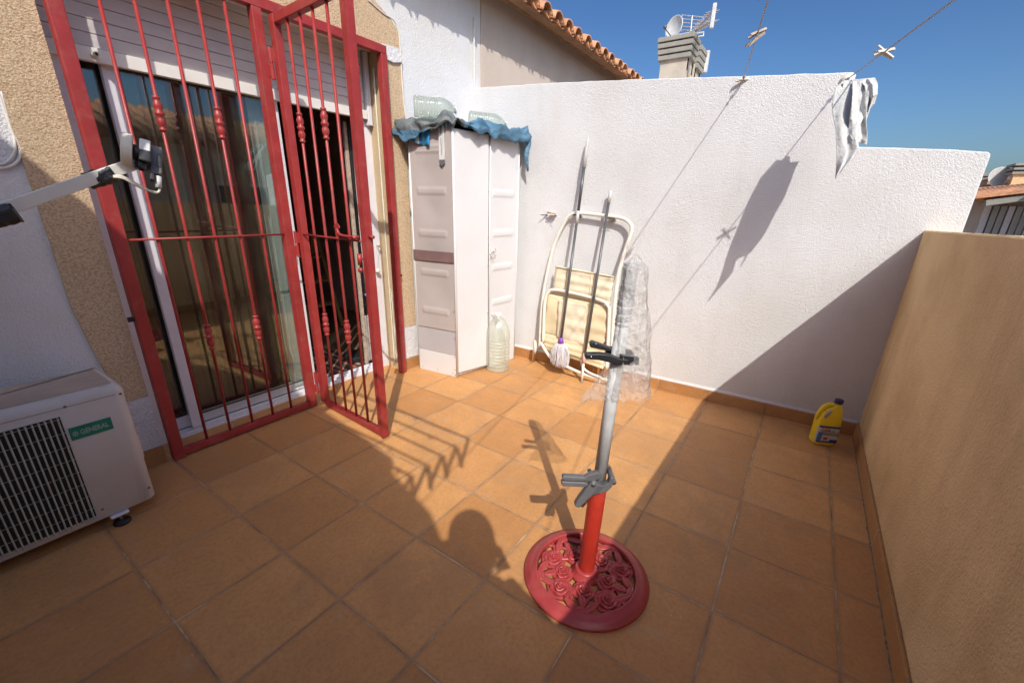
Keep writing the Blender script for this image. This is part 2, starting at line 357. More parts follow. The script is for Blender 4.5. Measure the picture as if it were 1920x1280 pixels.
def nz(p, s=1.0, o=0): return noise.noise(V(p) * s + V((o, o * 1.7, o * .3)))
def par_x(y): return 2.31 - .026 * y           # face of the white parapet

# ---------------------------------------------------------------- sky, sun
w = bpy.data.worlds.new('World'); sc.world = w; w.use_nodes = True; nt = w.node_tree
sky = nt.nodes.new('ShaderNodeTexSky'); sky.sky_type = 'NISHITA'; sky.sun_disc = False
el = math.asin(-SUN.z); az = math.atan2(-SUN.x, -SUN.y)
sky.sun_elevation = el; sky.sun_rotation = az; sky.altitude = 50; sky.air_density = 1.0; sky.dust_density = 2.7; sky.ozone_density = 6.0
hs = nt.nodes.new('ShaderNodeHueSaturation'); hs.inputs['Saturation'].default_value = 1.06; nt.links.new(sky.outputs[0], hs.inputs['Color']); gm = nt.nodes.new('ShaderNodeGamma'); gm.inputs[1].default_value = 1.42; vm = nt.nodes.new('ShaderNodeVectorMath'); vm.operation = 'MULTIPLY'; vm.inputs[1].default_value = (.72, .66, .58)
nt.links.new(hs.outputs[0], gm.inputs[0]); nt.links.new(gm.outputs[0], vm.inputs[0]); nt.links.new(vm.outputs[0], nt.nodes['Background'].inputs[0]); nt.nodes['Background'].inputs[1].default_value = .088
ld = bpy.data.lights.new('sun', 'SUN'); ld.energy = 3.0; ld.angle = math.radians(.53); ld.color = (1, .955, .885)
lo = bpy.data.objects.new('sun', ld); COL.objects.link(lo); lo.rotation_euler = SUN.to_track_quat('-Z', 'Y').to_euler(); lo.location = (-4, -4, 8)
sc.view_settings.view_transform = 'Standard'; sc.view_settings.look = 'None'; sc.view_settings.exposure = 0.47; sc.view_settings.gamma = 1

# ---------------------------------------------------------------- setting
MB().box((-60, -90, -3.2), (120, 90, -3.0)).build('ground', 'leaf')['kind'] = 'structure'
MB().box((-1.3, -2.82, -.2), (2.46, .33, 0)).build('terrace_floor', 'floor')['kind'] = 'structure'

# ---------------------------------------------------------------- the house with the door
house = thing('house', 'white stuccoed house front with a rough tan band around its terrace door', 'house')
WY = .03; DX0, DX1, DZ = -.02, 1.5, 2.09
def wallstrip(mb, x0, x1, z0, z1, y0=WY, y1=.28): mb.box((x0, y0, z0), (x1, y1, z1))
m = MB(); wallstrip(m, -1.3, DX0, -3, 3.0); wallstrip(m, DX1, 2.44, -3, 3.0); wallstrip(m, DX0, DX1, DZ, 3.0); wallstrip(m, DX0, DX1, -3, -.2)
m.build('wall', 'house', house)
def wavy(x0, x1, z0, z1, seed, amp=.004, n=26, fixed_bottom=False):   # outline with hand-trowelled edges
    P = []
    for i in range(n): z = z0 + (z1 - z0) * i / (n - 1); P.append((x1 + amp * nz((z * 14, seed, 0)), z))
    for i in range(1, n - 1): x = x1 + (x0 - x1) * i / (n - 1); P.append((x, z1 + amp * nz((x * 14, seed, 5))))
    for i in range(n): z = z1 + (z0 - z1) * i / (n - 1); P.append((x0 + amp * nz((z * 14, seed, 9)), z))
    for i in range(1, n - 1): x = x0 + (x1 - x0) * i / (n - 1); P.append((x, z0 + amp * nz((x * 14, seed, 13))))
    return [(x, WY, z) for x, z in P]
# rough band round the opening: left strip, head with a rounded shoulder, right strip
L = []
for i in range(40): z = .345 + (2.42 - .345) * i / 39; L.append((-.175 + .055 * max(0, 1 - (z - .345) / .5) ** 1.5 * 1.2 + .006 * nz((z * 12, 1, 0)), z))
top = [(-.16, 2.48), (-.08, 2.52), (.6, 2.5), (1.2, 2.40), (1.36, 2.345), (1.47, 2.30), (1.56, 2.255), (1.61, 2.21), (1.628, 2.12)]
Rr = [(1.632 + .004 * nz((z * 12, 3, 0)), z) for z in [2.1 - i * .045 for i in range(40)] if z > .34]
inn = [(1.5, .335), (1.5, 2.09), (-.02, 2.09), (-.02, .35)]
band = [(x, WY, z) for x, z in L + top + Rr + [(1.634, .335)] + inn]
m = MB()
# three convex-ish pieces butted together to avoid a bad concave cap
m.prism([(x, WY, z) for x, z in L + [(-.16, 2.42), (-.022, 2.42), (-.022, .35)]], (0, 1, 0), .024)
m.prism([(x, WY, z) for x, z in [(-.0219, 2.42), (-.0219, 2.5)] + top[2:] + [(1.63, 2.0925), (-.0219, 2.0925)]], (0, 1, 0), .024)
m.prism([(x, WY, z) for x, z in [(1.502, .335), (1.502, 2.092), (1.632, 2.092)] + Rr[1:] + [(1.634, .335)]], (0, 1, 0), .024)
m.build('door_surround', 'band', house)
m = MB(); m.prism(wavy(-.115, -.02, .085, .345, 4), (0, 1, 0), .014); m.build('plinth_patch', 'whitepatch', house)
m = MB(); m.prism(wavy(1.505, 1.648, .085, .333, 6, .002), (0, 1, 0), .02); m.build('plinth_patch', 'whitepatch', house)
m = MB(); m.prism([(x, .012, z) for x, z in [(1.472, 2.035), (1.55, 2.028), (1.624, 2.045), (1.620, 2.085), (1.60, 2.112), (1.55, 2.11), (1.47, 2.105)]], (0, 1, 0), .012); m.build('filler_patch', 'whitepatch', house)
MB().box((DX1 - .004, .019, .0), (DX1 - .0005, .1995, DZ - .001)).build('reveal', 'reveal', house)
for a_, b_ in ((-1.3, -.022), (1.503, 2.36)): m = MB(); m.box((a_, .012, 0), (b_, WY, .082)); m.build('skirting', 'skirt_x', house, bevel=.002)
# eave and tiled roof edge
def eave(parent, x0, x1, seed):
    m = MB()
    prof = [(WY, 2.72), (.0, 2.725), (-.015, 2.745), (-.045, 2.75), (-.06, 2.77), (-.10, 2.775), (-.10, 2.80), (.28, 2.80), (.28, 2.72)]
    m.prism([((x0 + x1) / 2, y, z) for y, z in prof], (1, 0, 0), x1 - x0 - .001); m.build('eave_moulding', 'mould', parent)
    m = MB(); m.mi = 0; sp = .2; x = math.ceil((x0 - .09) / sp) * sp - .01
    while x < x1 - .05:
        for k in range(3):                     # cover tiles in three courses up the slope
            y0 = -.22 + k * .33 + random.uniform(-.012, .012); zz = .30 * (y0 + .22); dz = random.uniform(-.004, .004)
            def cov(u, v, x=x, y0=y0, zz=zz, dz=dz):
                a = math.pi * v; r = .073 - .012 * u; L_ = .40 * u
                return V((x + r * math.cos(a), y0 + L_, 2.665 + zz + dz + .012 * k + .02 + L_ * .30 + r * math.sin(a) * .95 + .0))
            m.grid(cov, 5, 11)
        if x + sp / 2 < x1:
            def pan(u, v, x=x): a = math.pi * (1 + v); return V((x + sp / 2 + .068 * math.cos(a), -.195 + .9 * u, 2.712 + .9 * u * .30 + .045 * math.sin(a)))
            m.grid(pan, 4, 8)
        x += sp
    m.build('roof_tiles', 'roof', parent, smooth=True, solid=.012)
    m = MB(); m.prism([((x0 + x1) / 2, y, z) for y, z in [(-.19, 2.665), (.9, 2.99), (.9, 2.94), (.2, 2.8005), (-.10, 2.8005), (-.1005, 2.665)]], (1, 0, 0), x1 - x0 - .002); m.build('roof_bed', 'roofdark', parent)
    m = MB(); m.prism([((x0 + x1) / 2, y, z) for y, z in [(.9, 2.99), (3.4, 3.75), (3.4, 3.6), (.9, 2.85)]], (1, 0, 0), x1 - x0 - .002); m.build('roof_slope', 'roof', parent)
eave(house, -1.3, 2.44, 1)
setbase(house, (.7, .1, 0))
nb = thing('neighbour_house', 'pale pink rendered house beyond the white wall under a terracotta tile eave', 'house')
MB().box((2.445, WY - .004, -3), (6.6, .28, 2.74)).build('wall', 'pink', nb)
eave(nb, 2.445, 6.6, 2)
MB().box((2.445, .29, -3), (6.6, 5, 2.6)).build('back_volume', 'pink', nb)
setbase(nb, (4.5, .2, -3))
# cables on the house wall
def cable(name, pts, r, label, mat='cable'):
    m = MB(); m.tube(spline(pts, 6), r, 8); o = m.build(name, mat, None, smooth=True); return tag(o, label, 'cable')
Y = .022
c = cable('wall_cable', [at(2, 172, 'y', Y), at(20, 240, 'y', Y), at(31, 262, 'y', Y), at(38, 280, 'y', Y), at(36, 298, 'y', Y), at(22, 311, 'y', Y), at(5, 315, 'y', Y), at(-40, 316, 'y', Y)], .0045, 'outer of two white cables bending left off the tan band above the air conditioner')
c = cable('wall_cable', [at(-10, 150, 'y', Y), at(14, 222, 'y', Y), at(26, 255, 'y', Y), at(28, 275, 'y', Y), at(25, 290, 'y', Y), at(14, 303, 'y', Y), at(0, 308, 'y', Y), at(-40, 310, 'y', Y)], .0045, 'inner of two white cables bending left off the tan band above the air conditioner')
m = MB(); 
pts = [at(690, 0, 'y', .015), at(718, 25, 'y', .015), at(738, 38, 'y', .015), at(747, 60, 'y', .015), at(750, 84, 'y', .015), at(752, 120, 'y', .015), at(757, 190, 'y', .015), at(765, 260, 'y', .015), at(770, 400, 'y', .015)]
cable('wall_cable', pts, .004, 'thin white cable following the right edge of the tan door band')
cable('wall_cable', [(2.352, .018, z + .004 * math.sin(z * 9)) for z in [.3 + i * .2 for i in range(12)]], .006, 'white cable running up the crack where white and pink house walls meet')
m = MB(); m.tube(spline([(1.487, .12, z) for z in (0.03, .4, .8, 1.2, 1.6, 2.0)]), .005, 8)
for k in range(3): m.tube(spline([(1.482 - .004 * k, .10 - .01 * k, .62 - .02 * k), (1.478, .085, .4), (1.481 - .003 * k, .07 + .01 * k, .2), (1.484, .09, .06)]), .0022, 6)
tag(m.build('wall_cable', 'creamp', None, smooth=True), 'cream cable with loose strands inside the right door reveal', 'cable')

# ---------------------------------------------------------------- roller shutter and sliding door
sh = thing('roller_shutter', 'grey slatted roller shutter pulled up above the sliding door', 'shutter')
m = MB(); z = 1.765; i = 0
while z < 2.09:
    z1 = min(z + .0482, 2.095)
    m.prism([(.725, y, q) for y, q in [(.182, z + .0008), (.1795, z + .002), (.1785, (z + z1) / 2), (.1795, z1 - .0008), (.182, z1), (.196, z1), (.196, z + .002)]], (1, 0, 0), 1.43)
    z += .049
m.build('slats', 'slat', sh, smooth=False)
m = MB(); m.box((-.0, .168, 1.712), (1.452, .1975, 1.763)); m.build('bottom_bar', 'slatbar', sh, bevel=.003)
m = MB(); m.tube([(.142, .168, 1.735), (.142, .135, 1.735)], [.011, .009], 12); m.build('stopper', 'creamp', sh, smooth=True)
m = MB(); m.tube([(.142, .1345, 1.735), (.142, .134, 1.735)], [.006, .006], 12); m.build('stopper_hole', 'dark', sh)
for x in (1.455,): MB().box((x, .162, 1.68), (x + .03, .198, 2.085)).build('side_guide', 'alu', sh, bevel=.002)
setbase(sh, (.7, .22, 1.73))
dr = thing('sliding_door', 'white aluminium sliding door half open behind the red grille', 'door')
m = MB(); m.box((-.018, .2, .0), (.092, .2445, 1.72)); m.build('frame_jamb', 'alu', dr, bevel=.003)
m = MB(); m.box((1.437, .2, .0), (1.499, .28, 1.72)); m.box((1.425, .215, .03), (1.4365, .225, 1.72)); m.box((1.425, .245, .03), (1.4365, .255, 1.72)); m.build('frame_jamb', 'alu', dr, bevel=.003)
m = MB(); m.box((.1005, .19, .0), (1.4365, .29, .012)); m.box((.1005, .198, .0125), (1.4365, .202, .028)); m.box((.1005, .238, .0125), (1.4365, .242, .028)); m.box((.1005, .284, .0125), (1.4365, .288, .028)); m.build('track', 'alu', dr, bevel=.0015)
def leaf(x0, x1, y0, y1, name, w2=.055):
    a = MB(); a.box((x0, y0, .03), (x0 + .055, y1, 1.80)); a.box((x1 - w2, y0, .03), (x1, y1, 1.80))
    if w2 > .06: a.box((x1 - w2 * .62, y0 - .004, .03), (x1 - w2 * .55, y0 - .0003, 1.80)); a.box((x1 - w2 * .2, y0 - .004, .03), (x1 - w2 * .13, y0 - .0003, 1.80)); a.box((x0 + .0555, y0 + .002, .03), (x1 - w2 - .0005, y1 - .002, .095)); a.box((x0 + .0555, y0 + .002, 1.74), (x1 - w2 - .0005, y1 - .002, 1.80))
    fr = a.build(name, 'alu', dr, bevel=.003)
    g = MB(); yy = (y0 + y1) / 2; g.box((x0 + .056, yy - .003, .0955), (x1 - w2 - .001, yy + .003, 1.7395)); g.build('pane', 'glass', fr)
    g = MB(); 
    for (xa, xb, za, zb) in ((x0 + .0555, x0 + .061, .0957, 1.739), (x1 - w2 - .006, x1 - w2 - .0005, .0957, 1.739), (x0 + .0615, x1 - w2 - .0065, .0957, .101), (x0 + .0615, x1 - w2 - .0065, 1.733, 1.739)): g.box((xa, y0 + .006, za), (xb, yy - .0035, zb))
    g.build('gasket', 'dark', fr)
    return fr
f1 = leaf(.163, .888, .205, .233, 'front_leaf'); leaf(.035, .828, .247, .275, 'rear_leaf', .085)
m = MB(); m.box((.845, .196, .85), (.87, .2045, 1.0)); m.build('latch', 'alu', f1, bevel=.003)
setbase(dr, (.7, .24, 0))
hk = thing('pull_ball', 'cream ball hanging on a string from a small hook on the right door jamb', 'pull ball')
p = at(706, 461, 'y', .19); q = at(708, 508, 'y', .175)
m = MB(); m.tube([p, p + V((0, -.02, 0))], [.004, .004], 8); m.ball(p + V((0, -.024, 0)), .009); m.build('hook', 'chrome', hk, smooth=True)
m = MB(); m.tube(spline([p + V((0, -.02, 0)), (p + q) / 2 + V((.003, 0, 0)), q + V((0, 0, .015))]), .0012, 5); m.build('string', 'cable', hk)
m = MB(); m.ball(q, .0165, n=16); m.build('ball', 'creamp', hk, smooth=True); setbase(hk, q)

# ---------------------------------------------------------------- the room seen through the door
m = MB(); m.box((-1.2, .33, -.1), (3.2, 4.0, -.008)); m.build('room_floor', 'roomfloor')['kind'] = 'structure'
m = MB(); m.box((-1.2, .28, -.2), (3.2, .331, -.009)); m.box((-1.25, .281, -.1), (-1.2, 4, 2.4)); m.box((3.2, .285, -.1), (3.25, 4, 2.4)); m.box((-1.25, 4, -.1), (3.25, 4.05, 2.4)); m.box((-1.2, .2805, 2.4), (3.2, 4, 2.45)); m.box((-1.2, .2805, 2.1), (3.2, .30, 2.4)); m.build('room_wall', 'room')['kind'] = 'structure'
mr = MB(); mr.grid(lambda u, v: V((.45 + 1.0 * u, .36 + 1.5 * v, .004 + .004 * nz((u * 3, v * 3, 0)))), 12, 16); tag(mr.build('striped_rug', 'rug', None, solid=.008), 'red, green and black striped rug on the dark floor just inside the door', 'rug')
m = MB(); m.grid(lambda u, v: V((.18 + .62 * u, .42 + .03 * math.sin(u * 46) + .008 * math.sin(u * 17 + v * 3), .03 + 1.95 * v)), 90, 6)
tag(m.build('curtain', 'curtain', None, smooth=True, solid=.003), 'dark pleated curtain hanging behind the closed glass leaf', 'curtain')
st = thing('step_stool', 'dim folding step ladder standing deep in the room', 'ladder')
for x in (1.62, 1.95):
    m = MB(); m.bar((x, 1.45, 0), (x, 1.75, .95), .03, .02); m.build('rail', 'brownwood', st); m = MB(); m.bar((x, 2.05, 0), (x, 1.78, .95), .03, .02); m.build('leg', 'brownwood', st)
for k in range(4): m = MB(); t = (k + 1) / 4.2; m.box((1.635, 1.42 + .3 * t, .95 * t), (1.935, 1.52 + .3 * t, .95 * t + .02)); m.build('tread', 'brownwood', st)
setbase(st, (1.8, 1.7, 0))
cb = thing('sideboard', 'dark sideboard against the far room wall', 'sideboard')
m = MB(); m.box((.2, 3.2, 0), (1.5, 3.7, .9)); m.build('carcass', 'furn', cb, bevel=.005)
for k in range(3): m = MB(); m.box((.23 + k * .42, 3.18, .08), (.62 + k * .42, 3.198, .82)); m.build('door', 'brownwood', cb, bevel=.004)
setbase(cb, (.85, 3.4, 0))
vb = thing('vertical_blind', 'bundled pale and black cords and slats hanging at the right door jamb', 'blind')
m = MB(); m.box((1.36, .30, .02), (1.385, .32, 1.7)); m.build('slat', 'wood', vb, bevel=.003)
for k in range(5):
    m = MB(); m.tube(spline([(1.395 + .008 * k, .30 + .006 * (k % 2), 1.7), (1.40 + .007 * k, .31, 1.0), (1.393 + .009 * k, .30, .45 + .05 * k)]), .004, 6); m.build('cord', 'dark' if k != 3 else 'cable', vb)
m = MB(); m.ball((1.41, .30, .56), .012); m.build('bead', 'skyink', vb, smooth=True)
m = MB(); m.box((1.38, .31, .04), (1.43, .33, .4)); m.build('panel', 'paper', vb, bevel=.003); setbase(vb, (1.39, .31, 0))
m = MB(); m.prism([(x, y, .03) for x, y in [(1.32, .42), (1.42, .40), (1.5, .46), (1.5, .58), (1.4, .62), (1.33, .55)]], (0, 0, 1), .05)
tag(m.build('shoe', 'black', None, bevel=.015), 'black shoe on the room floor behind the right door jamb', 'shoe')

# ---------------------------------------------------------------- red grille and gate
def knot(mb, x, y, z):                         # forged baluster collar, 13 cm long
    prof = [(.0065, -.066), (.013, -.064), (.0135, -.056), (.0095, -.053), (.012, -.046), (.0165, -.034), (.016, -.022), (.011, -.010), (.0165, -.006), (.0175, .0), (.0165, .006), (.011, .010), (.016, .022), (.0165, .034), (.012, .046), (.0095, .053), (.0135, .056), (.013, .064), (.0065, .066)]
    mb.lathe(prof, (x, y, z), n=16)
def sq(name, lo, hi, par): m = MB(); m.box(lo, hi); return m.build(name, 'red', par, bevel=.0025)
gr = thing('security_grille', 'red iron security grille with five bars fixed across the left of the door', 'grille')
T = .022; PZ = 2.045
sq('post', (-.001, -T, .0), (.044, T, PZ), gr); sq('post', (.702, -T, .008), (.747, T, PZ), gr); sq('post', (1.436, -T, .0), (1.478, T, PZ), gr)
sq('bottom_rail', (.0445, -.018, .012), (.7015, .018, .045), gr); sq('top_rail', (-.001, -T, PZ + .0004), (1.478, T, PZ + .045), gr)
for i, x in enumerate((.152, .262, .375, .488, .596)):
    m = MB(); m.tube([(x, 0, .045), (x, 0, PZ)], .0068, 12); b = m.build('bar', 'red', gr, smooth=True)
    if i in (1, 3):
        for z in (1.535, .565):
            k = MB(); knot(k, x, 0, z); k.build('collar', 'red', b, smooth=True)
m = MB(); m.tube([(.044, -.011, 1.037), (.702, -.011, 1.037)], .005, 8); m.build('cross_rod', 'red', gr, smooth=True)
for z in (1.83, .16, .985):
    m = MB(); m.tube([(.757, -.026, z - .07), (.757, -.026, z - .003)], .009, 10); m.box((.735, -.0245, z - .06), (.756, -.0225, z - .01)); m.build('hinge', 'red', gr, smooth=False)
m = MB(); m.box((-.024, -.012, .7), (-.001, .0, .72)); m.build('wall_lug', 'black', gr); m = MB(); m.box((1.4785, -.012, .72), (1.5, .0, .735)); m.build('wall_lug', 'black', gr)
setbase(gr, (.7, 0, 0))
ga = thing('security_gate', 'red iron gate swung open toward the terrace on the middle grille post', 'gate')
GX = .787; t = .018; Y0, Y1 = -.03, -.668
sq('hinge_stile', (GX - t, Y0 - .045, .03), (GX + t, Y0, 2.025), ga); sq('closing_stile', (GX - t, Y1, .012), (GX + t, Y1 + .045, 2.025), ga)
sq('bottom_rail', (GX - t + .001, Y1 + .0455, .013), (GX + t - .001, Y0 - .0455, .045), ga); sq('top_rail', (GX - t + .001, Y1 + .0455, 1.985), (GX + t - .001, Y0 - .0455, 2.024), ga)
m = MB(); m.box((GX - t - .006, Y1 - .001, .012), (GX - t - .0005, Y1 + .012, 2.024)); m.build('stop_strip', 'red', ga)
for i, y in enumerate((-.172, -.284, -.392, -.504)):
    m = MB(); m.tube([(GX, y, .045), (GX, y, 1.985)], .0068, 12); b = m.build('bar', 'red', ga, smooth=True)
    if i in (0, 2):
        for z in (1.545, .55): k = MB(); knot(k, GX, y, z); k.build('collar', 'red', b, smooth=True)
m = MB(); m.tube([(GX - .011, Y0 - .04, 1.037), (GX - .011, Y1 + .04, 1.037)], .005, 8); m.build('cross_rod', 'red', ga, smooth=True)
m = MB(); m.tube(spline([(GX - .03, Y1 + .055, 1.055), (GX - .03, Y1 + .13, 1.055), (GX - .03, Y1 + .20, 1.06), (GX - .03, Y1 + .218, 1.085)]), .007, 10); m.tube([(GX - .018, Y1 + .06, 1.055), (GX - .05, Y1 + .06, 1.055)], .009, 8); m.build('bolt_handle', 'red', ga, smooth=True)
m = MB(); m.prism([(GX - .03, Y1 + .218 + .026 * math.cos(a), 1.088 + .024 * math.sin(a)) for a in [math.pi * k / 10 for k in range(11)]], (1, 0, 0), .004); m.build('bolt_tab', 'red', ga, bevel=.001)
m = MB(); m.tube([(GX, Y1, 1.06), (GX, Y1 - .03, 1.06)], .008, 10); m.build('bolt', 'red', ga, smooth=True)
m = MB(); m.tube([(GX - .03, Y1 + .05, .98), (GX - .03, Y1 + .05, .93)], .011, 10); m.tube([(GX - .03, Y1 + .05, .96), (GX - .015, Y1 + .04, .96)], .006, 8); m.ball((GX - .03, Y1 + .05, .905), .013); m.build('keeper', 'red', ga, smooth=True)
for z in (1.83, .16, .985):
    m = MB(); m.tube([(.758, -.024, z), (.758, -.024, z + .066)], .009, 10); m.box((.759, -.036, z + .005), (.772, -.032, z + .06)); m.build('hinge', 'red', ga, smooth=False)
setbase(ga, (GX, -.03, 0)); ga.rotation_euler.z = -.063

# ---------------------------------------------------------------- terrace walls
pw = thing('parapet_wall', 'tall white stuccoed parapet stepping down at the right with a sunlit face', 'wall')
def pt_(y, z, o=0): return (par_x(y) + o, y, z)
tops = [(.03, 2.045), (-.6, 2.01), (-1.2, 1.965), (-1.9, 1.905), (-2.345, 1.868), (-2.362, 1.86), (-2.368, 1.54), (-2.6, 1.523), (-2.8, 1.508), (-2.925, 1.492), (-2.935, 1.48)]
tt = []
for (y0, z0), (y1, z1) in zip(tops, tops[1:]):
    n = max(1, int(abs(y1 - y0) / .04))
    for k in range(n): y = y0 + (y1 - y0) * k / n; tt.append((y, z0 + (z1 - z0) * k / n + .004 * nz((y * 11, 3, 1))))
tt.append(tops[-1])
m = MB(); n = len(tt); A = [m.b.verts.new(pt_(y, z)) for y, z in tt]; B = [m.b.verts.new(pt_(y, z, .13)) for y, z in tt]; A0 = [m.b.verts.new(pt_(y, -3)) for y, z in tt]; B0 = [m.b.verts.new(pt_(y, -3, .13)) for y, z in tt]
for i in range(n - 1):
    if abs(tt[i][0] - tt[i + 1][0]) < 1e-5: continue
    m.face([A0[i], A0[i + 1], A[i + 1], A[i]]); m.face([B[i], B[i + 1], B0[i + 1], B0[i]]); m.face([A[i], A[i + 1], B[i + 1], B[i]])
m.face([A[0], B[0], B0[0], A0[0]]); m.face([A0[-1], B0[-1], B[-1], A[-1]])
m.build('wall', 'white', pw, bevel=.006)
m = MB(); Q = [(.029, 0), (-2.82, 0)]
v = [m.b.verts.new((par_x(y) - o, y, z)) for y in (.012, -2.805) for z in (.0, .082) for o in (.012, -.01)]
m.face([v[0], v[2], v[6], v[4]]); m.face([v[2], v[3], v[7], v[6]]); m.face([v[0], v[1], v[3], v[2]]); m.face([v[4], v[6], v[7], v[5]])
m.build('skirting', 'skirt_y', pw, bevel=.002)
m = MB(); n = 420; A = []; B_2 = []; C_2 = []
for i in range(n + 1):
    y = .01 - 2.80 * i / n; f = .012 * (.35 + .8 * max(0, nz((y * 9, 1, 0))) + .5 * abs(nz((y * 45, 2, 0)))); x = par_x(y)
    A.append(m.b.verts.new((x + .001, y, .100))); B_2.append(m.b.verts.new((x - .007, y, .0835 + .2 * f))); C_2.append(m.b.verts.new((x - .0127, y, .0835 - f)))
for i in range(n): m.face([A[i], A[i + 1], B_2[i + 1], B_2[i]]); m.face([B_2[i], B_2[i + 1], C_2[i + 1], C_2[i]])
m.build('plaster_lip', 'white', pw, smooth=True)
setbase(pw, (2.38, -1.4, 0))
lw = thing('low_wall', 'low tan rendered terrace wall in shade at the right', 'wall')
def topz(x): return 1.148 + (2.38 - x) * .0165
m = MB()
def lwp(u, v): x = 2.36 - 3.66 * u; return V((x, -2.82, -3 + (topz(x) + 3 + .003 * nz((x * 9, 0, 0))) * v))
def sect(x): z = topz(x) + .003 * nz((x * 9, 0, 0)); return [V((x, -2.797, -3)), V((x, -2.797 + .0015 * nz((x * 3, 0, 2)), z - .006)), V((x, -2.803, z)), V((x, -2.925, z - .004)), V((x, -2.932, z - .01)), V((x, -2.932, -3))]
rows = [[m.b.verts.new(p) for p in sect(2.395 - 3.69 * i / 80)] for i in range(81)]
for a, b in zip(rows, rows[1:]):
    for j in range(5): m.face([a[j], a[j + 1], b[j + 1], b[j]])
m.face(rows[0]); m.face(rows[-1][::-1]); m.build('wall', 'tan', lw)
m = MB(); m.box((-1.3, -2.7965, 0), (2.372, -2.786, .082)); m.build('skirting', 'skirt_x', lw, bevel=.002); m = MB()
def joint(m, p, q, nrm, w0, seed, z=.0035):
    p, q, nrm = V(p), V(q), V(nrm); n = int((q - p).length / .004); A = []; B_2 = []
    for i in range(n + 1):
        t = i / n; c = p.lerp(q, t); a = w0 * (.55 + .9 * abs(nz((t * 60, seed, 0))) + (1.1 if nz((t * 23, seed, 4)) > .28 else 0) * abs(nz((t * 190, seed, 1)))); A.append(m.b.verts.new(c + Z_ * z)); B_2.append(m.b.verts.new(c + nrm * a + Z_ * (.001 + .002 * abs(nz((t * 150, seed, 7))))))
    for i in range(n): m.face([A[i], A[i + 1], B_2[i + 1], B_2[i]])
Z_ = V((0, 0, 1))
joint(m, (-1.2, -2.7862, 0), (2.36, -2.7862, 0), (0, 1, 0), .006, 1); m.build('dirty_joint', 'grime', lw)
setbase(lw, (.5, -2.87, 0))
# the side wall behind the camera that shades the left of the terrace
sw = MB(); X = -1.3
ST = [(.03, 2.87), (-1.2, 2.81), (-2.66, 2.525), (-2.672, 2.42), (-2.93, 2.30), (-3.02, 2.14), (-3.6, 2.05), (-3.6, -3), (.03, -3)]
sw.prism([(X - .07, y, z) for y, z in ST], (1, 0, 0), .14); tag(sw.build('side_wall', 'white', None, bevel=.01), 'tall white side wall behind the photographer with a sloping top', 'wall')
# house across the street, seen only in the door glass
op = thing('opposite_house', 'house across the street mirrored in the door glass with a tiled eave', 'house')
m = MB(); m.box((-7, -9.5, -3), (14, -6.6, 2.08)); m.build('wall', 'pink', op)
m = MB(); k = -7.0
while k < 14:
    m.tube([(k, -6.25, 2.12), (k, -8.3, 2.78)], .085, 8); k += .2
m.build('roof_tiles', 'roof', op, smooth=True); m = MB(); m.prism([(3.5, y, z) for y, z in [(-6.3, 2.07), (-8.4, 2.74), (-9.5, 2.74), (-9.5, 2.0805), (-6.3, 2.0805)]], (1, 0, 0), 21); m.build('roof_bed', 'roofdark', op)
for x in (.5, 3.3, 6.1):
    m = MB(); m.box((x, -6.62, .3), (x + 1.1, -6.598, 1.5)); w_ = m.build('window', 'alu', op); m = MB(); m.box((x + .06, -6.599, .36), (x + 1.04, -6.592, 1.44)); m.build('pane', 'dark', w_)
m = MB(); m.box((-7, -6.598, -3), (14, -6.56, .12)); m.build('plinth', 'cream', op); setbase(op, (3.5, -8, -3))

# ---------------------------------------------------------------- air conditioner
ac = thing('air_conditioner', 'cream outdoor air conditioner unit with a black wire grille under the cable bend', 'air conditioner')
x0, x1, y0, y1, z0, z1 = -.95, -.162, -.345, -.06, .048, .555; gxs = -.92
m = MB()
def rr(z, ins=0, r=.035):                      # rounded plan outline
    P = []
    for cx, cy, a0 in ((x1 - r, y0 + r, -90), (x1 - r * .5, y1 - r * .5, 0), (x0 + r, y1 - r, 90), (x0 + r, y0 + r, 180)):
        q = r if (cx != x1 - r * .5) else r * .5
        for k in range(5): a = math.radians(a0 + 90 * k / 4); P.append(V((cx + (q - ins) * math.cos(a), cy + (q - ins) * math.sin(a), z)))
    return P
rows = [[m.b.verts.new(p) for p in rr(z, i)] for z, i in ((z0, .004), (z0 + .004, 0), (z1 - .03, 0), (z1 - .016, .004), (z1 - .006, .012), (z1, .026))]
for a, b in zip(rows, rows[1:]):
    for j in range(len(a)): m.face([a[j], a[(j + 1) % len(a)], b[(j + 1) % len(a)], b[j]])
m.face(rows[0][::-1]); m.build('casing', 'acbody', ac, smooth=True)
m = MB(); m.face([m.b.verts.new(p + V((0, 0, .0008))) for p in rr(z1, .026)]); m.build('lid', 'actop', ac)
m = MB()
for sx_, sz_ in ((-.325, .09), (-.18, .10), (-.325, .52), (-.178, .515)): m.lathe([(.0045, 0), (.0045, .0015), (.003, .0022)], (sx_, y0 + .0005, sz_), (0, -1, 0), 12)
m.build('screws', 'gplastic', ac, smooth=True)
m = MB(); m.box((x0 + .03, y0 - .0008, z1 - .038), (x1 - .03, y0 + .002, z1 - .0365)); m.build('panel_seam', 'gplastic', ac)
m = MB(); m.box((x1 - .012, y0 + .08, z0 + .14), (x1 + .014, y1 - .06, z0 + .26)); m.build('pipe_cover', 'acbody', ac, bevel=.01)
gx0, gx1, gz0, gz1 = -.93, -.345, .075, .49
m = MB(); m.box((gx0, y0 - .0015, gz0), (gx1, y0 + .004, gz1)); m.build('fan_opening', 'dark', ac, bevel=.001)
for k in range(3): pass
m = MB(); x = gx1 - .008
while x > gx0: m.tube([(x, y0 - .006, gz0 - .006), (x, y0 - .0075, gz1)], .0029, 6, cap=False); x -= .0150
m.build('wire_guard', 'acwire', ac, smooth=True)
m = MB()
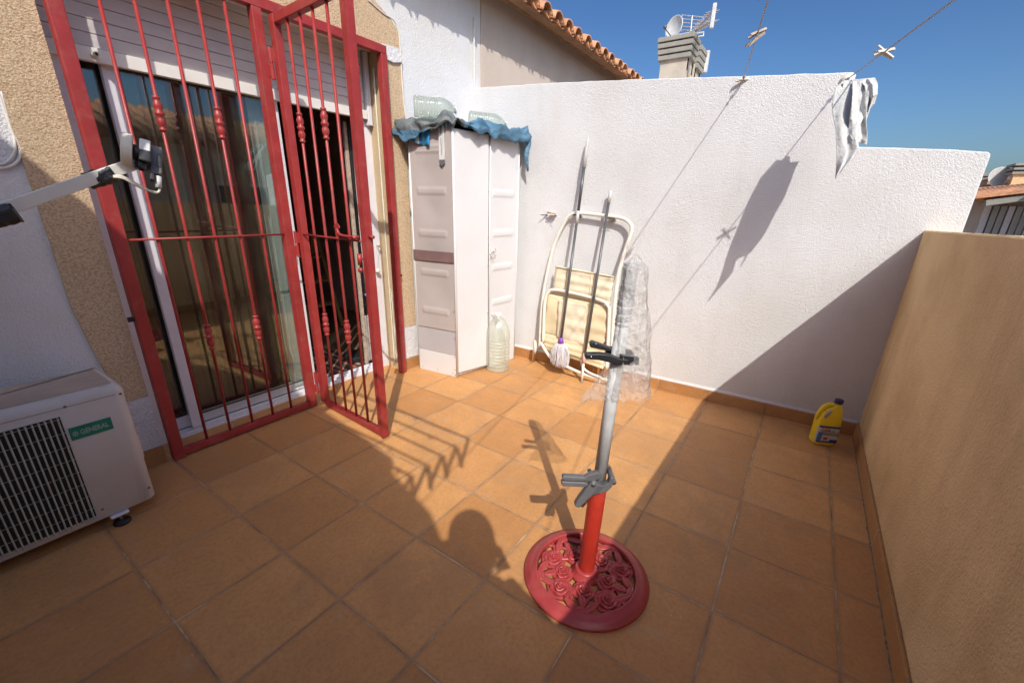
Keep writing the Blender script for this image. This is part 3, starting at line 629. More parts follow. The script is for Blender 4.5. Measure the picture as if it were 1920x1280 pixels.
for k in range(8): z = gz0 + .03 + k * .053; m.tube([(gx0, y0 - .0035, z), (gx1 + .004, y0 - .0035, z + .006)], .0010, 6)
m.build('guard_crossbars', 'acwire', ac, smooth=True)
fan = MB()
c = V((-.64, y0 - .0022, .28))
for k in range(3):
    a0 = 2.1 * k; fan.prism([c + V((r * math.cos(a), 0, r * math.sin(a))) for r, a in ((.03, a0), (.17, a0 + .1), (.19, a0 + .7), (.12, a0 + 1.0), (.03, a0 + .9))], (0, 1, 0), .001)
fan.build('fan', 'black', ac)
# green badge
lb = at(173, 803, 'y', y0 - .003); lx0, lx1 = at(130, 812, 'y', y0).x, at(211, 795, 'y', y0).x
m = MB(); m.box((lx0, y0 - .0035, lb.z - .024), (lx1, y0 - .0002, lb.z + .024)); bd = m.build('badge', 'aclabel', ac, bevel=.0012)
W = lx1 - lx0
text('GENERAL', 'lettering', .0245, frame_m(((lx0 + lx1) / 2 + W * .065, y0 - .0042, lb.z - .001), (1, 0, .0), (.12, 0, 1)), 'labeltext', bd, bold=.0006, sx=W * .74 / .115)
m = MB(); cc = V((lx0 + W * .115, y0 - .0042, lb.z - .001)); m.tube([cc + V((.0062 * math.cos(a), 0, .0075 * math.sin(a))) for a in [2 * math.pi * k / 16 for k in range(17)]], .0013, 6, cap=False); m.prism([cc + V((dx, 0, dz)) for dx, dz in ((-.003, -.001), (.0005, .006), (.001, .001), (.003, .001), (-.0005, -.006), (-.001, -.001))], (0, 1, 0), .001); m.build('emblem', 'labeltext', bd)
for x in (-.285, -.80):
    m = MB(); m.box((x - .028, y0 - .012, z0 - .012), (x + .028, y1 + .03, z0 - .002)); ft = m.build('foot_bracket', 'alu', ac, bevel=.004)
    for y in (y0 - .0, y1 + .01):
        q = MB(); q.tube([(x, y, .012), (x, y, z0 - .012)], .006, 8); q.build('bolt', 'chrome', ft); q = MB(); q.lathe([(.026, .0), (.028, .004), (.026, .013), (.014, .015)], (x, y, 0.0), n=20); q.build('rubber_pad', 'dark', ft, smooth=True)
m = MB(); m.box((x0 + .03, y1 + .0, z0 + .05), (x0 + .3, y1 + .02, z0 + .4)); m.build('coil', 'dark', ac); setbase(ac, (-.55, -.2, 0))

# ---------------------------------------------------------------- taped bracket arm
ar = thing('bracket_arm', 'flat aluminium arm with black tape and a white disc reaching in from the left', 'arm')
AY = -1.0
a0, a1, a2, a3 = at(-120, 437, 'y', AY - .04), at(20, 398, 'y', AY - .03), at(190, 335, 'y', AY), at(285, 296, 'y', AY + .01)
m = MB(); m.bar(a0, a3, .008, .025, up=(0, 0, 1)); m.build('bar', 'tubew', ar, bevel=.002)
d = (a3 - a0).normalized()
def wrapb(p, q, w, h, seed, name='tape'):
    m = MB(); L_ = (q - p); x = L_.normalized().cross(V((0, 0, 1))).normalized(); y = x.cross(L_.normalized())
    def fn(u, v):
        a = 2 * math.pi * v; k = 1 + .16 * nz((u * 5, math.cos(a) * 2, math.sin(a) * 2), 1.6, seed)
        ca, sa = math.cos(a), math.sin(a); r = (abs(ca) ** 4 + abs(sa) ** 4) ** -.25
        return p + L_ * u + (x * ca * r * w / 2 + y * sa * r * h / 2) * k
    m.grid(fn, 14, 24, True); return m.build(name, 'tape', ar, smooth=True, solid=.0015)
wrapb(at(-60, 420, 'y', AY - .035), at(30, 398, 'y', AY - .03), .02, .036, 1); wrapb(at(163, 340, 'y', AY), at(212, 326, 'y', AY), .018, .033, 4)
e = at(238, 282, 'y', AY + .005)
er = (e - CAM).normalized(); dd = er.cross(UP).normalized(); dd = (dd if dd.dot(RX) > 0 else -dd); dd = (dd - er * .05).normalized()
m = MB(); m.lathe([(.034, -.010), (.037, -.009), (.0375, 0), (.037, .009), (.034, .010)], e, dd, 28); m.build('disc', 'creamp', ar, smooth=False, bevel=.0015)
m = MB(); m.lathe([(.017, .010), (.018, .016), (.016, .030), (.012, .034)], e, dd, 16); m.build('hub', 'black', ar, smooth=True)
b0 = at(272, 300, 'y', AY + .005)
m = MB(); m.box((-.012, -.014, -.030), (.012, .014, .030), frame_m(b0, dd, UP)); m.build('clip_block', 'black', ar, bevel=.004)
m = MB(); m.box((-.010, -.014, -.028), (.010, .012, .030), frame_m(b0 + dd * .0 + UP * .026, dd, UP)); m.build('clip_block', 'therm', ar, bevel=.002)
b1 = at(292, 300, 'y', AY + .008)
m = MB(); m.box((-.011, -.036, -.012), (.012, .030, .012), frame_m(b1, dd, UP)); m.build('module', 'gplastic', ar, bevel=.003)
m = MB(); m.box((-.010, -.052, -.010), (-.002, -.0365, .010), frame_m(b1, dd, UP)); m.box((.002, -.020, .0125), (.010, .012, .014), frame_m(b1, dd, UP)); m.build('module_lug', 'black', ar, bevel=.002)
wrapb(at(262, 318, 'y', AY + .0), at(268, 285, 'y', AY + .0), .028, .02, 8)
for k in range(2):
    m = MB(); m.tube(spline([at(212, 330 + 2 * k, 'y', AY - .008), at(232, 332 + 3 * k, 'y', AY - .012), at(262, 348 + 3 * k, 'y', AY - .01), at(285, 360 - k, 'y', AY), at(297, 360, 'y', AY), at(300, 348, 'y', AY), at(297, 330, 'y', AY)]), .0026, 8); m.build('wire', 'creamp', ar, smooth=True)
m = MB(); m.tube([at(297, 352, 'y', AY), at(297, 330, 'y', AY)], .0065, 10); m.build('connector', 'therm', ar, smooth=True)
m = MB(); m.tube([a0 - V((.9, .05, .06)), a0 + d * .02], .011, 8); m.build('support_tube', 'tubew', ar, smooth=True)
setbase(ar, a0)

# ---------------------------------------------------------------- cabinet with things on it
cbn = thing('storage_cabinet', 'tall narrow white metal cabinet with one grey side under a blue cover', 'cabinet')
A_, B_, C_, D_ = V((1.595, -.045, 0)), V((1.637, -.392, 0)), V((1.925, -.462, 0)), V((2.235, -.49, 0)); HZ = 1.672
Z = V((0, 0, 1))
def panel(p, q, z0, z1, off, th, mat, name, par=None, bev=.003, out=None):
    d = (q - p).normalized(); nrm = V((d.y, -d.x, 0)) if out is None else out
    m = MB(); P = [p + nrm * off, q + nrm * off, q + nrm * (off - th), p + nrm * (off - th)]
    a = [m.b.verts.new(x + Z * z0) for x in P]; b = [m.b.verts.new(x + Z * z1) for x in P]
    m.face(a[::-1]); m.face(b)
    for i in range(4): m.face([a[i], a[(i + 1) % 4], b[(i + 1) % 4], b[i]])
    return m.build(name, mat, par or cbn, bevel=bev)
nS = V((-(A_ - B_).y, (A_ - B_).x, 0)).normalized()
if nS.x > 0: nS = -nS
def sheet(p, q, z0, z1, mat, name, nrm, features=(), dents=(), th=.012, seed=0):   # pressed metal sheet with ribs and dents as real relief
    m = MB(); W_ = (q - p).length; nu, nv = 50, int((z1 - z0) * 110)
    def fn(u, v):
        z = z0 + (z1 - z0) * v; x = W_ * u; o = 0
        for (fx0, fx1, fz) in features:
            if fx0 < u < fx1: o += .0065 * math.exp(-((z - fz) / .009) ** 2) * min(1, (u - fx0) * 25, (fx1 - u) * 25)
        for (dx, dz, r, dep) in dents: o -= dep * math.exp(-(((u - dx) * W_) ** 2 + (z - dz) ** 2) / r ** 2)
        o += .0012 * nz((x * 6, z * 5, seed))
        return p + (q - p) * u + Z * z + nrm * o
    m.grid(fn, nv and nu, nv); return m.build(name, mat, cbn, smooth=True, solid=.004)
fe = [(.14, .84, z) for z in (1.555, 1.53, 1.30, 1.28, 1.03, 1.01, .765, .745, .49, .47)]
de = [(.45, 1.41, .10, .009), (.5, 1.17, .09, .010), (.55, .64, .11, .010), (.4, .9, .06, .006)]
sheet(A_, B_, .345, HZ, 'cabgrey', 'side_panel', nS, fe, de)
panel(A_, B_, .165, .344, .001, .006, 'cabblue', 'side_patch', out=nS); panel(A_, B_, .0, .164, .003, .008, 'cabwhite', 'kick_panel', out=nS)
panel(A_ + (B_ - A_) * .0, B_, .835, .905, .0105, .001, 'duct', 'tape_band', out=nS, bev=0)
nF = V(((C_ - B_).y, -(C_ - B_).x, 0)).normalized(); nG = V(((D_ - C_).y, -(D_ - C_).x, 0)).normalized()
if nF.y > 0: nF = -nF
if nG.y > 0: nG = -nG
sheet(B_, C_ - (C_ - B_) * .03, .03, HZ - .02, 'cabwhite', 'front_door', nF, [], [(.6, .9, .12, .005), (.3, .3, .12, .005), (.6, 1.4, .1, .003)], seed=3)
sheet(C_, D_, .0, HZ - .03, 'cabwhite', 'front_door', nG, [(.08, .85, z) for z in (1.30, 1.28, 1.03, 1.01, .79, .77, .53, .51)], [], seed=5)
m = MB(); m.tube([B_ + nS * .003 + nF * .003, B_ + nS * .003 + nF * .003 + Z * HZ], .009, 8); m.tube([C_ + nF * .004, C_ + nF * .004 + Z * (HZ - .02)], .006, 8); m.tube([A_, A_ + Z * HZ], .006, 8); m.tube([D_, D_ + Z * (HZ - .03)], .006, 8); m.build('corner_trim', 'cabwhite', cbn, smooth=True)
m = MB(); bk = [A_, B_, C_, D_, V((2.27, -.04, 0))]; ctr = sum(bk, V((0, 0, 0))) / 5
ins = [p + (ctr - p).normalized() * .018 for p in bk]
a = [m.b.verts.new(p + Z * .01) for p in ins]; b = [m.b.verts.new(p + Z * (HZ - .035)) for p in ins]
m.face(a[::-1]); m.face(b)
for i in range(5): m.face([a[i], a[(i + 1) % 5], b[(i + 1) % 5], b[i]])
m.build('body', 'cabwhite', cbn)
m = MB()
for z in (.02, .06, .16, .30, .5): m.ball(B_ + (A_ - B_) * .04 + nS * .007 + Z * z, .004, n=8)
for u in (.1, .5, .9): m.ball(A_ + (B_ - A_) * u + nS * .007 + Z * .03, .004, n=8)
for z in (.15, .45, .8, 1.0, 1.3): m.ball(C_ + nF * .006 - (C_ - B_) * .05 + Z * z, .0035, n=8)
m.build('rivets', 'chrome', cbn, smooth=True)
kp = C_ + nF * .015 + Z * .885; m = MB()
for k, (dx, dz) in enumerate(((.05, .03), (.055, -.012), (.03, -.045), (-.02, -.02))): m.tube(spline([kp, kp + V((dx * .5, -.015, dz * .9 + .008)), kp + V((dx, -.008, dz))]), .0022, 6)
m.tube([kp + V((.03 * math.cos(a) + .025, -.01, .022 * math.sin(a) + .012)) for a in [2 * math.pi * i / 14 for i in range(15)]], .002, 6); m.ball(kp, .009); m.build('string_tie', 'cable', cbn, smooth=True)
setbase(cbn, (1.9, -.25, 0))
th = thing('thermometer', 'narrow white wall thermometer hanging on the grey cabinet side', 'thermometer')
p0 = B_ + (A_ - B_) * .22 + nS * .012; sd = (B_ - A_).normalized()
def onS(u, z, o=0): return p0 + sd * u + Z * z + nS * o
m = MB(); m.prism([onS(u, z) for u, z in ((-.020, 1.475), (-.020, 1.67), (.020, 1.67), (.020, 1.475))], nS, .006); m.build('board', 'therm', th, bevel=.001)
m = MB(); m.prism([onS(u, z) for u, z in ((-.020, 1.474), (.020, 1.474), (.020, 1.455), (.0, 1.437), (-.020, 1.455))], nS, .006); m.build('tip', 'gplastic', th, bevel=.001)
m = MB(); m.tube([onS(0, 1.50, .005), onS(0, 1.60, .005)], .0022, 6); m.build('glass_tube', 'chrome', th)
m = MB()
for k in range(12): m.prism([onS(u, 1.51 + k * .007 + dz, .0036) for u, dz in ((.005, 0), (.011, 0), (.011, .001), (.005, .001))], nS, .0005)
m.prism([onS(u, z, .0036) for u, z in ((-.008, 1.625), (-.002, 1.64), (-.004, 1.655), (.003, 1.662), (.002, 1.635), (-.004, 1.622))], nS, .0005); m.build('scale_marks', 'gplastic', th); setbase(th, onS(0, 1.44))
# crumpled cover over the top
cv = thing('cabinet_cover', 'crumpled blue and grey plastic cover with a striped underside draped on the cabinet top', 'cover')
ring_o = [V((1.52, .0, 0)), V((1.555, -.12, 0)), V((1.575, -.25, 0)), V((1.605, -.395, 0)), V((1.66, -.445, 0)), V((1.78, -.475, 0)), V((1.93, -.51, 0)), V((2.1, -.53, 0)), V((2.27, -.54, 0)), V((2.29, -.35, 0)), V((2.285, -.1, 0)), V((2.2, -.01, 0)), V((1.9, .0, 0)), V((1.7, .0, 0))]
drop = [.055, .085, .03, .0, -.01, .035, .045, .055, .02, .03, .02, .0, 0, 0]
RO = spline(ring_o + [ring_o[0]], 12)[:-1]; nD = len(RO)
def dropf(j): t = j / 12; i = int(t) % 14; f = t - int(t); return drop[i] * (1 - f) + drop[(i + 1) % 14] * f
cc = V((1.92, -.25, 0))
def cover(u, v):
    j = int(round(v * nD)) % nD; p = RO[j]; 
    if u < .8: q = cc + (p - cc) * (u / .8); z = 1.70 + .022 * math.sin(u * 9 + j * .21) * u + .05 * nz((q.x * 9, q.y * 9, 0)) * (.4 + u) + .022 * (abs(nz((q.x * 17, q.y * 17, 5))) - .3) + .02 * (1 - u)
    else: w_ = (u - .8) / .2; q = p + (p - cc).normalized() * (.012 * math.sin(w_ * 2.6) + .024 * nz((j * .21, w_ * 2, 2))); z = 1.70 - w_ * (dropf(j) + .028 + .03 * nz((j * .19, 3, 3))) + .05 * nz((q.x * 9, q.y * 9, 0)) * (1 - w_)
    return V((q.x, q.y, z))
m = MB(); m.grid(cover, 44, nD, True)
for f_ in m.b.faces:
    c_ = f_.calc_center_median(); f_.material_index = 1 if (c_.x + .06 * nz(c_ * 9) < 1.68 and c_.z > 1.645) else 0
m.build('sheet', ['tarp', 'tarpgrey'], cv, smooth=True, solid=.0015)
def flap(pa, zs, mat, name, seed, o=0.0):
    m = MB(); P = spline(pa, 6)
    def fn(u, v): i = min(int(v * (len(P) - 1)), len(P) - 1); p = P[i]; t_ = i / (len(P) - 1); return V((p.x - o, p.y - o * .4, zs[0](t_) + (zs[1](t_) - zs[0](t_)) * u)) + nS * (.012 * math.sin(t_ * 14 + seed) * u + .01)
    m.grid(fn, 6, len(P)); return m.build(name, mat, cv, smooth=True, solid=.002)
flap([V((1.545, .0, 0)), V((1.57, -.06, 0)), V((1.6, -.16, 0)), V((1.612, -.23, 0))], (lambda t: 1.685 - .03 * t, lambda t: 1.665 - .105 * min(1, t * 1.5) + .0 * t), 'tarpin', 'underside', 1)
flap([V((1.605, -.2, 0)), V((1.615, -.27, 0)), V((1.627, -.34, 0)), V((1.638, -.40, 0))], (lambda t: 1.655 + .05 * t, lambda t: 1.635 + .035 * t), 'tarpin', 'underside', 2, .004)
m = MB(); m.grid(lambda u, v: V((2.245 + .03 * v + .01 * math.sin(u * 8), -.545 + .015 * math.sin(v * 5 + u * 4), 1.69 - .23 * u - .02 * abs(v - .5))), 12, 6); m.build('tail', 'tarp', cv, smooth=True, solid=.002)
setbase(cv, (1.92, -.25, 1.69))
# bottles
def water_bottle(name, base, axis, L_, R_, label, mat, group=None, handle=True, lying=True, tint=None):
    t_ = thing(name, label, 'bottle', group=group); ax = V(axis).normalized(); prof = [(R_ * .5, .002), (R_ * .9, 0), (R_, L_ * .03)]
    nr = 9; z_ = .06
    for k in range(nr): z_ = .06 + .52 * k / nr; prof += [(R_ * .985, L_ * z_), (R_ * .94, L_ * (z_ + .012)), (R_ * .94, L_ * (z_ + .022)), (R_, L_ * (z_ + .035)), (R_, L_ * (z_ + .048))]
    prof += [(R_, L_ * .60), (R_ * .985, L_ * .66), (R_ * .93, L_ * .72), (R_ * .80, L_ * .79), (R_ * .60, L_ * .86), (R_ * .36, L_ * .915), (R_ * .28, L_ * .93), (R_ * .28, L_ * .955)]
    def lob(a, h): return 1 - .025 * (math.cos(4 * a) ** 2)
    m = MB(); m.lathe(prof, base, ax, 36, f=lob); m.build('body', mat, t_, smooth=True)
    m = MB(); m.lathe([(R_ * .31, L_ * .945), (R_ * .33, L_ * .95), (R_ * .33, L_ * .985), (R_ * .30, L_ * .99)], base, ax, 20); m.build('cap', 'therm', t_, smooth=False, bevel=.001)
    if handle:
        x, y = basis(ax); b = V(base)
        m = MB(); m.tube(spline([b + ax * L_ * .93 + x * R_ * .3, b + ax * L_ * .955 + x * R_ * .75, b + ax * L_ * .90 + x * R_ * .95, b + ax * L_ * .84 + x * R_ * .8]), .004, 8, flat=.5); m.build('handle', 'therm', t_, smooth=True)
    setbase(t_, base); return t_
jb = at(933, 692, 'z', 0); jb = V((2.045, -.575, .0)) if False else V((jb.x, jb.y, 0))
water_bottle('water_jug', jb, (0, 0, 1), .455, .092, 'clear plastic water jug full of water on the floor before the white cabinet', 'jug')
water_bottle('plastic_bottle', V((1.54, -.165, 1.772)), (.72, -.69, -.02), .265, .062, 'greenish ribbed empty bottle lying on the cabinet top at its left end', 'bottle', 'empty bottles lying on the cabinet cover')
water_bottle('plastic_bottle', V((1.93, -.28, 1.752)), (.74, -.66, -.05), .265, .056, 'clear empty bottle lying on the cabinet top at its right end', 'bottle', 'empty bottles lying on the cabinet cover')

# ---------------------------------------------------------------- folding chair
ch = thing('folding_chair', 'folded beach chair of cream tube and canvas leaning against the white wall', 'chair')
CP = V((2.20, -1.1, .05)); CN = V((-1.05, 0, .09)).normalized()
def cp(px, py, o=0): return on(px, py, CP, CN) + CN * o
m = MB(); m.tube(spline([cp(1012, 655), cp(1018, 560), cp(1036, 470), cp(1058, 418), cp(1072, 402), cp(1090, 400), cp(1130, 404), cp(1165, 409), cp(1180, 418), cp(1184, 432), cp(1172, 470), cp(1158, 520), cp(1150, 600), cp(1146, 690)]), .0125, 12); m.build('back_frame', 'tubew', ch, smooth=True)
m = MB(); m.tube(spline([cp(1022, 640, .03), cp(1025, 570, .03), cp(1032, 548, .03), cp(1045, 543, .03), cp(1090, 552, .03), cp(1130, 563, .03), cp(1142, 572, .03), cp(1145, 590, .03), cp(1140, 690, .03)]), .0115, 12); m.build('seat_frame', 'tubew', ch, smooth=True)
m = MB(); m.tube(spline([cp(1020, 640, .05), cp(1040, 668, .06), cp(1070, 684, .065), cp(1110, 701, .06), cp(1145, 710, .04)]), .0115, 12); m.build('foot_bar', 'tubew', ch, smooth=True)
m = MB(); m.tube(spline([cp(1097, 672, .06), cp(1100, 684, .07), cp(1112, 694, .075), cp(1135, 704, .07)]), .009, 10); m.build('leg', 'tubew', ch, smooth=True)
def canvas(q, name, mat, o=0, sag=.012, seed=0, nu=18, nv=16):
    m = MB(); a, b, c_, d_ = [cp(*p, o) for p in q]
    m.grid(lambda u, v: (a * (1 - u) + b * u) * (1 - v) + (d_ * (1 - u) + c_ * u) * v + CN * (sag * math.sin(math.pi * u) * math.sin(math.pi * v) + .006 * nz((u * 5, v * 6, seed)) + .004 * math.sin(v * 20 + seed) * (.5 + u)), nu, nv)
    return m.build(name, mat, ch, smooth=True, solid=.004)
canvas([(1043, 498), (1152, 518), (1143, 572), (1035, 550)], 'back_canvas', 'canvas2', .004)
canvas([(1027, 550), (1142, 574), (1143, 655), (1016, 625)], 'seat_canvas', 'canvas', .012, .02, 3)
canvas([(1018, 622), (1138, 650), (1134, 690), (1022, 652)], 'lower_canvas', 'canvas', .028, .025, 6)
canvas([(1052, 560), (1105, 570), (1100, 648), (1048, 632)], 'pocket_flap', 'canvas2', .038, .008, 9)
m = MB()
for a, b in (((1066, 508), (1062, 556)), ((1110, 515), (1106, 565)), ((1043, 500), (1152, 519))): m.tube([cp(*a, .016), cp(*b, .016)], .0035, 6)
m.build('seams', 'canvas', ch, smooth=True)
m = MB()
for px, py in ((1012, 655), (1140, 640)): m.lathe([(.012, -.008), (.014, 0), (.012, .008)], cp(px, py, .03), CN, 12)
m.build('joint', 'gplastic', ch, smooth=True)
m = MB(); m.lathe([(.05, -.01), (.055, -.004), (.055, .006), (.048, .010)], cp(1004, 650, .01), V((.6, -.8, 0)), 20); m.build('armrest_end', 'tubew', ch, smooth=True)
m = MB()
for px, py in ((1146, 712), (1150, 706)): m.ball(cp(px, py, .03), .014, n=10)
m.build('rubber_foot', 'dark', ch, smooth=True)
setbase(ch, (2.22, -1.1, 0))
# mop and broom handle
def polyrod(name, pts, r, mat, par): m = MB(); m.tube(pts, r, 10); return m.build(name, mat, par, smooth=True)
mp_ = thing('mop', 'mop with a violet and white yarn head standing head down before the beach chair', 'mop')
hb = V((2.135, -.93, .0)); jn = at(1052, 636, 'x', 2.135); tp = at(1103, 256, 'x', 2.29); 
h1 = jn + (tp - jn) * .60
polyrod('handle', [jn, h1], .0095, 'handle', mp_); polyrod('sleeve', [h1, h1 + (tp - jn) * .06], .011, 'grip', mp_)
h2 = jn + (tp - jn) * .66; h3 = jn + (tp - jn) * .86; polyrod('handle', [h2, h3], .0105, 'handle', mp_)
m = MB(); m.tube([h3, h3 + (tp - h3) * .5, h3 + (tp - h3) * .85, tp], [.0135, .0125, .008, .003], 12); m.build('grip', 'grip', mp_, smooth=True)
m = MB(); m.tube([jn + V((0, 0, .015)), jn + V((-.0, 0, -.03))], [.012, .024], 12); m.build('socket', 'purple', mp_, smooth=True)
for grp in range(3):
    m = MB()
    for k in range(110):
        a = 2 * math.pi * (k * 3 + grp) / 330 + random.uniform(-.05, .05); rr_ = random.uniform(.3, 1)
        bot = jn + V((.05 * rr_ * math.cos(a) * 1.0, .074 * rr_ * math.sin(a), -.165 - .045 * random.random() - .02 * (1 - rr_)))
        bot.z = max(bot.z, .012)
        mid1 = jn + V((.042 * rr_ * math.cos(a), .056 * rr_ * math.sin(a), -.06)); mid2 = jn + V((.052 * rr_ * math.cos(a + .12), .072 * rr_ * math.sin(a + .12), -.12))
        m.tube(spline([jn + V((.012 * math.cos(a), .012 * math.sin(a), -.02)), mid1, mid2 + V((random.uniform(-.004, .004), random.uniform(-.004, .004), 0)), bot], 4), .0023, 5)
    m.build('yarn', ['therm', 'mopv', 'therm'][grp], mp_, smooth=True)
setbase(mp_, jn)
bh = thing('broom_handle', 'headless broom handle with a pink taped end leaning right of the mop', 'broom handle')
q0 = at(1096, 668, 'x', 2.13); q1 = at(1145, 357, 'x', 2.295)
polyrod('rod', [q0, q0 + (q1 - q0) * .93], .0095, 'handle', bh); polyrod('grip', [q0 + (q1 - q0) * .93, q1], .0115, 'grip', bh)
polyrod('taped_end', [q0 + (q1 - q0) * .02, q0 - (q1 - q0) * .045], .0125, 'pinkp', bh)
polyrod('stub', [q0 - (q1 - q0) * .045, V((q0.x - .01, q0.y, .0))], .0095, 'therm', bh); setbase(bh, (q0.x, q0.y, 0))
for i, (px, lab) in enumerate(((1078, 'white plastic hook on the wall holding the mop stick'), (1141, 'white plastic hook on the wall holding the broom handle'))):
    h = thing('wall_hook', lab, 'hook', group='hooks holding the sticks'); p = at(px + 8, 403 + i * 6, 'x', par_x(-1.1) - .02)
    m = MB(); m.box((-.012, -.022, -.012), (.018, .022, .012), Matrix.Translation(p)); m.build('plate', 'therm', h, bevel=.003)
    m = MB(); m.tube(spline([p + V((-.012, .02, -.005)), p + V((-.04, .03, .0)), p + V((-.05, .0, .002)), p + V((-.04, -.03, 0))]), .0025, 6); m.tube([p + V((-.01, -.02, -.005)), p + V((-.03, -.01, -.02)), p + V((-.01, .01, -.03))], .0015, 6); m.build('clip', 'dark', h, smooth=True); setbase(h, p)
pg = thing('wall_peg', 'small wooden rod on a nail left of the beach chair', 'peg')
p = at(1034, 400, 'x', par_x(-.75) - .035); p2 = at(1022, 403, 'x', par_x(-.75) - .02)
m = MB(); m.tube([p + V((0, .035, .006)), p + V((0, -.035, -.004))], .0055, 10); m.build('wood_rod', 'brownwood', pg, smooth=True)
m = MB(); m.tube([p2 + V((.02, -.01, 0)), p2 + V((-.03, .02, 0))], [.006, .003], 8); m.build('nail', 'gplastic', pg, smooth=True)
m = MB(); m.box((-.03, -.03, -.004), (.016, .03, -.001), Matrix.Translation(p + V((.02, 0, -.008)))); m.build('backplate', 'therm', pg)
m = MB(); m.tube(spline([p + V((.0, .01, -.01)), p + V((.01, .004, -.03)), p + V((.02, .012, -.06)), p + V((.026, .0, -.085))]), .0015, 5); m.build('string', 'rope', pg); setbase(pg, p)

# ---------------------------------------------------------------- umbrella stand
us = thing('umbrella_stand', 'round red cast umbrella base of roses with a red and steel tube', 'umbrella stand')
BC = V((.553, -1.938, 0)); ax = V((.012, -.028, 1)).normalized(); rt = V((RX.x, RX.y, 0)).normalized(); fw = Z.cross(rt)
m = MB()
m.lathe([(.206, .0), (.213, .003), (.2145, .009), (.211, .0135), (.206, .0145), (.2035, .0185), (.190, .0235), (.176, .0265), (.1725, .0295), (.1690, .0285), (.168, .022), (.167, .004), (.173, .0)], BC, n=96)
rim = m.build('rim', 'red_cast', us, smooth=True)
rim.data.polygons[-1].select = True
bm_ = bmesh.new(); bm_.from_mesh(rim.data)                          # open the lathe's end caps so the rim is a ring
big = [f for f in bm_.faces if len(f.verts) > 8]; bmesh.ops.delete(bm_, geom=big, context='FACES')
bl = [e_ for e_ in bm_.edges if e_.is_boundary]; bmesh.ops.bridge_loops(bm_, edges=bl); bmesh.ops.recalc_face_normals(bm_, faces=bm_.faces); bm_.to_mesh(rim.data); bm_.free()
for p_ in rim.data.polygons: p_.use_smooth = True
def rose(c, r, rot, seed):
    m = MB(); lay = [(1.0, .000, 5), (.72, .007, 5), (.46, .012, 4), (.24, .015, 3)]
    for k, (f, hz, n) in enumerate(lay):
        off = rot + k * .55
        def fn(u, v, f=f, hz=hz, n=n, off=off, k=k):
            a = 2 * math.pi * v; lobe = 1 + .11 * abs(math.sin(n * (a + off) / 2)) - .05; rad = r * f * lobe * (.25 + .75 * u)
            z = hz + .0075 * (u ** 2) + (-.0055 if u > .93 else 0) + .0018 * math.sin(n * (a + off))
            return V(c) + V((rad * math.cos(a), rad * math.sin(a), z))
        m.grid(fn, 7, 40, True)
        def sk(u, v, f=f, hz=hz, n=n, off=off):
            a = 2 * math.pi * v; lobe = 1 + .11 * abs(math.sin(n * (a + off) / 2)) - .05; rad = r * f * lobe
            return V(c) + V((rad * (1 - .08 * u) * math.cos(a), rad * (1 - .08 * u) * math.sin(a), hz + .001 + (-.012 - .0 * hz) * u))
        m.grid(sk, 2, 40, True)
    m.ball(V(c) + V((0, 0, .019)), r * .12, (1, 1, .8), 8)
    return m
def leafp(c, ang, L_, W_, m, z=.010):
    d_ = V((math.cos(ang), math.sin(ang), 0)); s_ = V((-d_.y, d_.x, 0))
    def fn(u, v): w_ = W_ * math.sin(math.pi * min(.999, u * .97 + .02)) ** .8; x = (v - .5) * 2; return V(c) + d_ * L_ * (u - .5) + s_ * w_ * x + V((0, 0, z + .0055 - .004 * x * x - .0032 * math.exp(-(x / .14) ** 2) + .003 * math.sin(u * 3)))
    m.grid(fn, 9, 9)
    def fs(u, v): w_ = W_ * math.sin(math.pi * min(.999, u * .97 + .02)) ** .8; x = 1 if v < .5 else -1; return V(c) + d_ * L_ * (u - .5) + s_ * w_ * x + V((0, 0, z + .004 * math.sin(u * 3) - .010 * ((v * 2) % 1.0 if v not in (0, .5, 1) else 0)))
ph = math.radians(20)
for k in range(5):
    a = ph + k * 2 * math.pi / 5 + .1 * math.sin(k * 2.3); r_ = .122 + .005 * math.cos(k * 1.7)
    rose(BC + V((r_ * math.cos(a), r_ * math.sin(a), .010)), .043, a, k).build('rose', 'red_cast', us, smooth=True)
for k in range(5):
    a = ph + .63 + k * 2 * math.pi / 5; r_ = .080
    rose(BC + V((r_ * math.cos(a), r_ * math.sin(a), .012)), .036, a + 1, k + 9).build('rose', 'red_cast', us, smooth=True)
lf = MB()
for k in range(5):
    a = ph + (k + .5) * 2 * math.pi / 5
    for da, r_, tw, L_ in ((-.22, .146, 1.1, .07), (.22, .142, -.9, .068), (.0, .122, .15, .055), (.02, .158, 1.6, .05)):
        leafp(BC + V((r_ * math.cos(a + da), r_ * math.sin(a + da), 0)), a + da + tw, L_, .0125, lf, .012)
lf.build('leaves', 'red_cast', us, smooth=True, solid=.005)
m = MB()
for k in range(12):
    a = ph + (k + .3) * 2 * math.pi / 12; a2 = a + (.35 if k % 2 else -.3)
    m.tube(spline([BC + V((.03 * math.cos(a), .03 * math.sin(a), .012)), BC + V((.07 * math.cos(a2), .07 * math.sin(a2), .013)), BC + V((.11 * math.cos(a), .11 * math.sin(a), .012)), BC + V((.170 * math.cos(a2), .170 * math.sin(a2), .014))]), .0055, 8)
m.build('stems', 'red_cast', us, smooth=True)
m = MB(); m.lathe([(.052, .006), (.05, .014), (.040, .020), (.0385, .034), (.036, .038), (.030, .038)], BC, ax, 32); m.build('socket', 'red_cast', us, smooth=True)
m = MB(); m.tube([BC + ax * .02, BC + ax * .375, BC + ax * .379], [.0275, .0275, .0265], 28); m.build('lower_tube', 'red_tube', us, smooth='auto', bevel=.001)
m = MB(); m.tube([BC + ax * .375, BC + ax * .98], .0195, 24); m.build('upper_tube', 'steel', us, smooth=True)
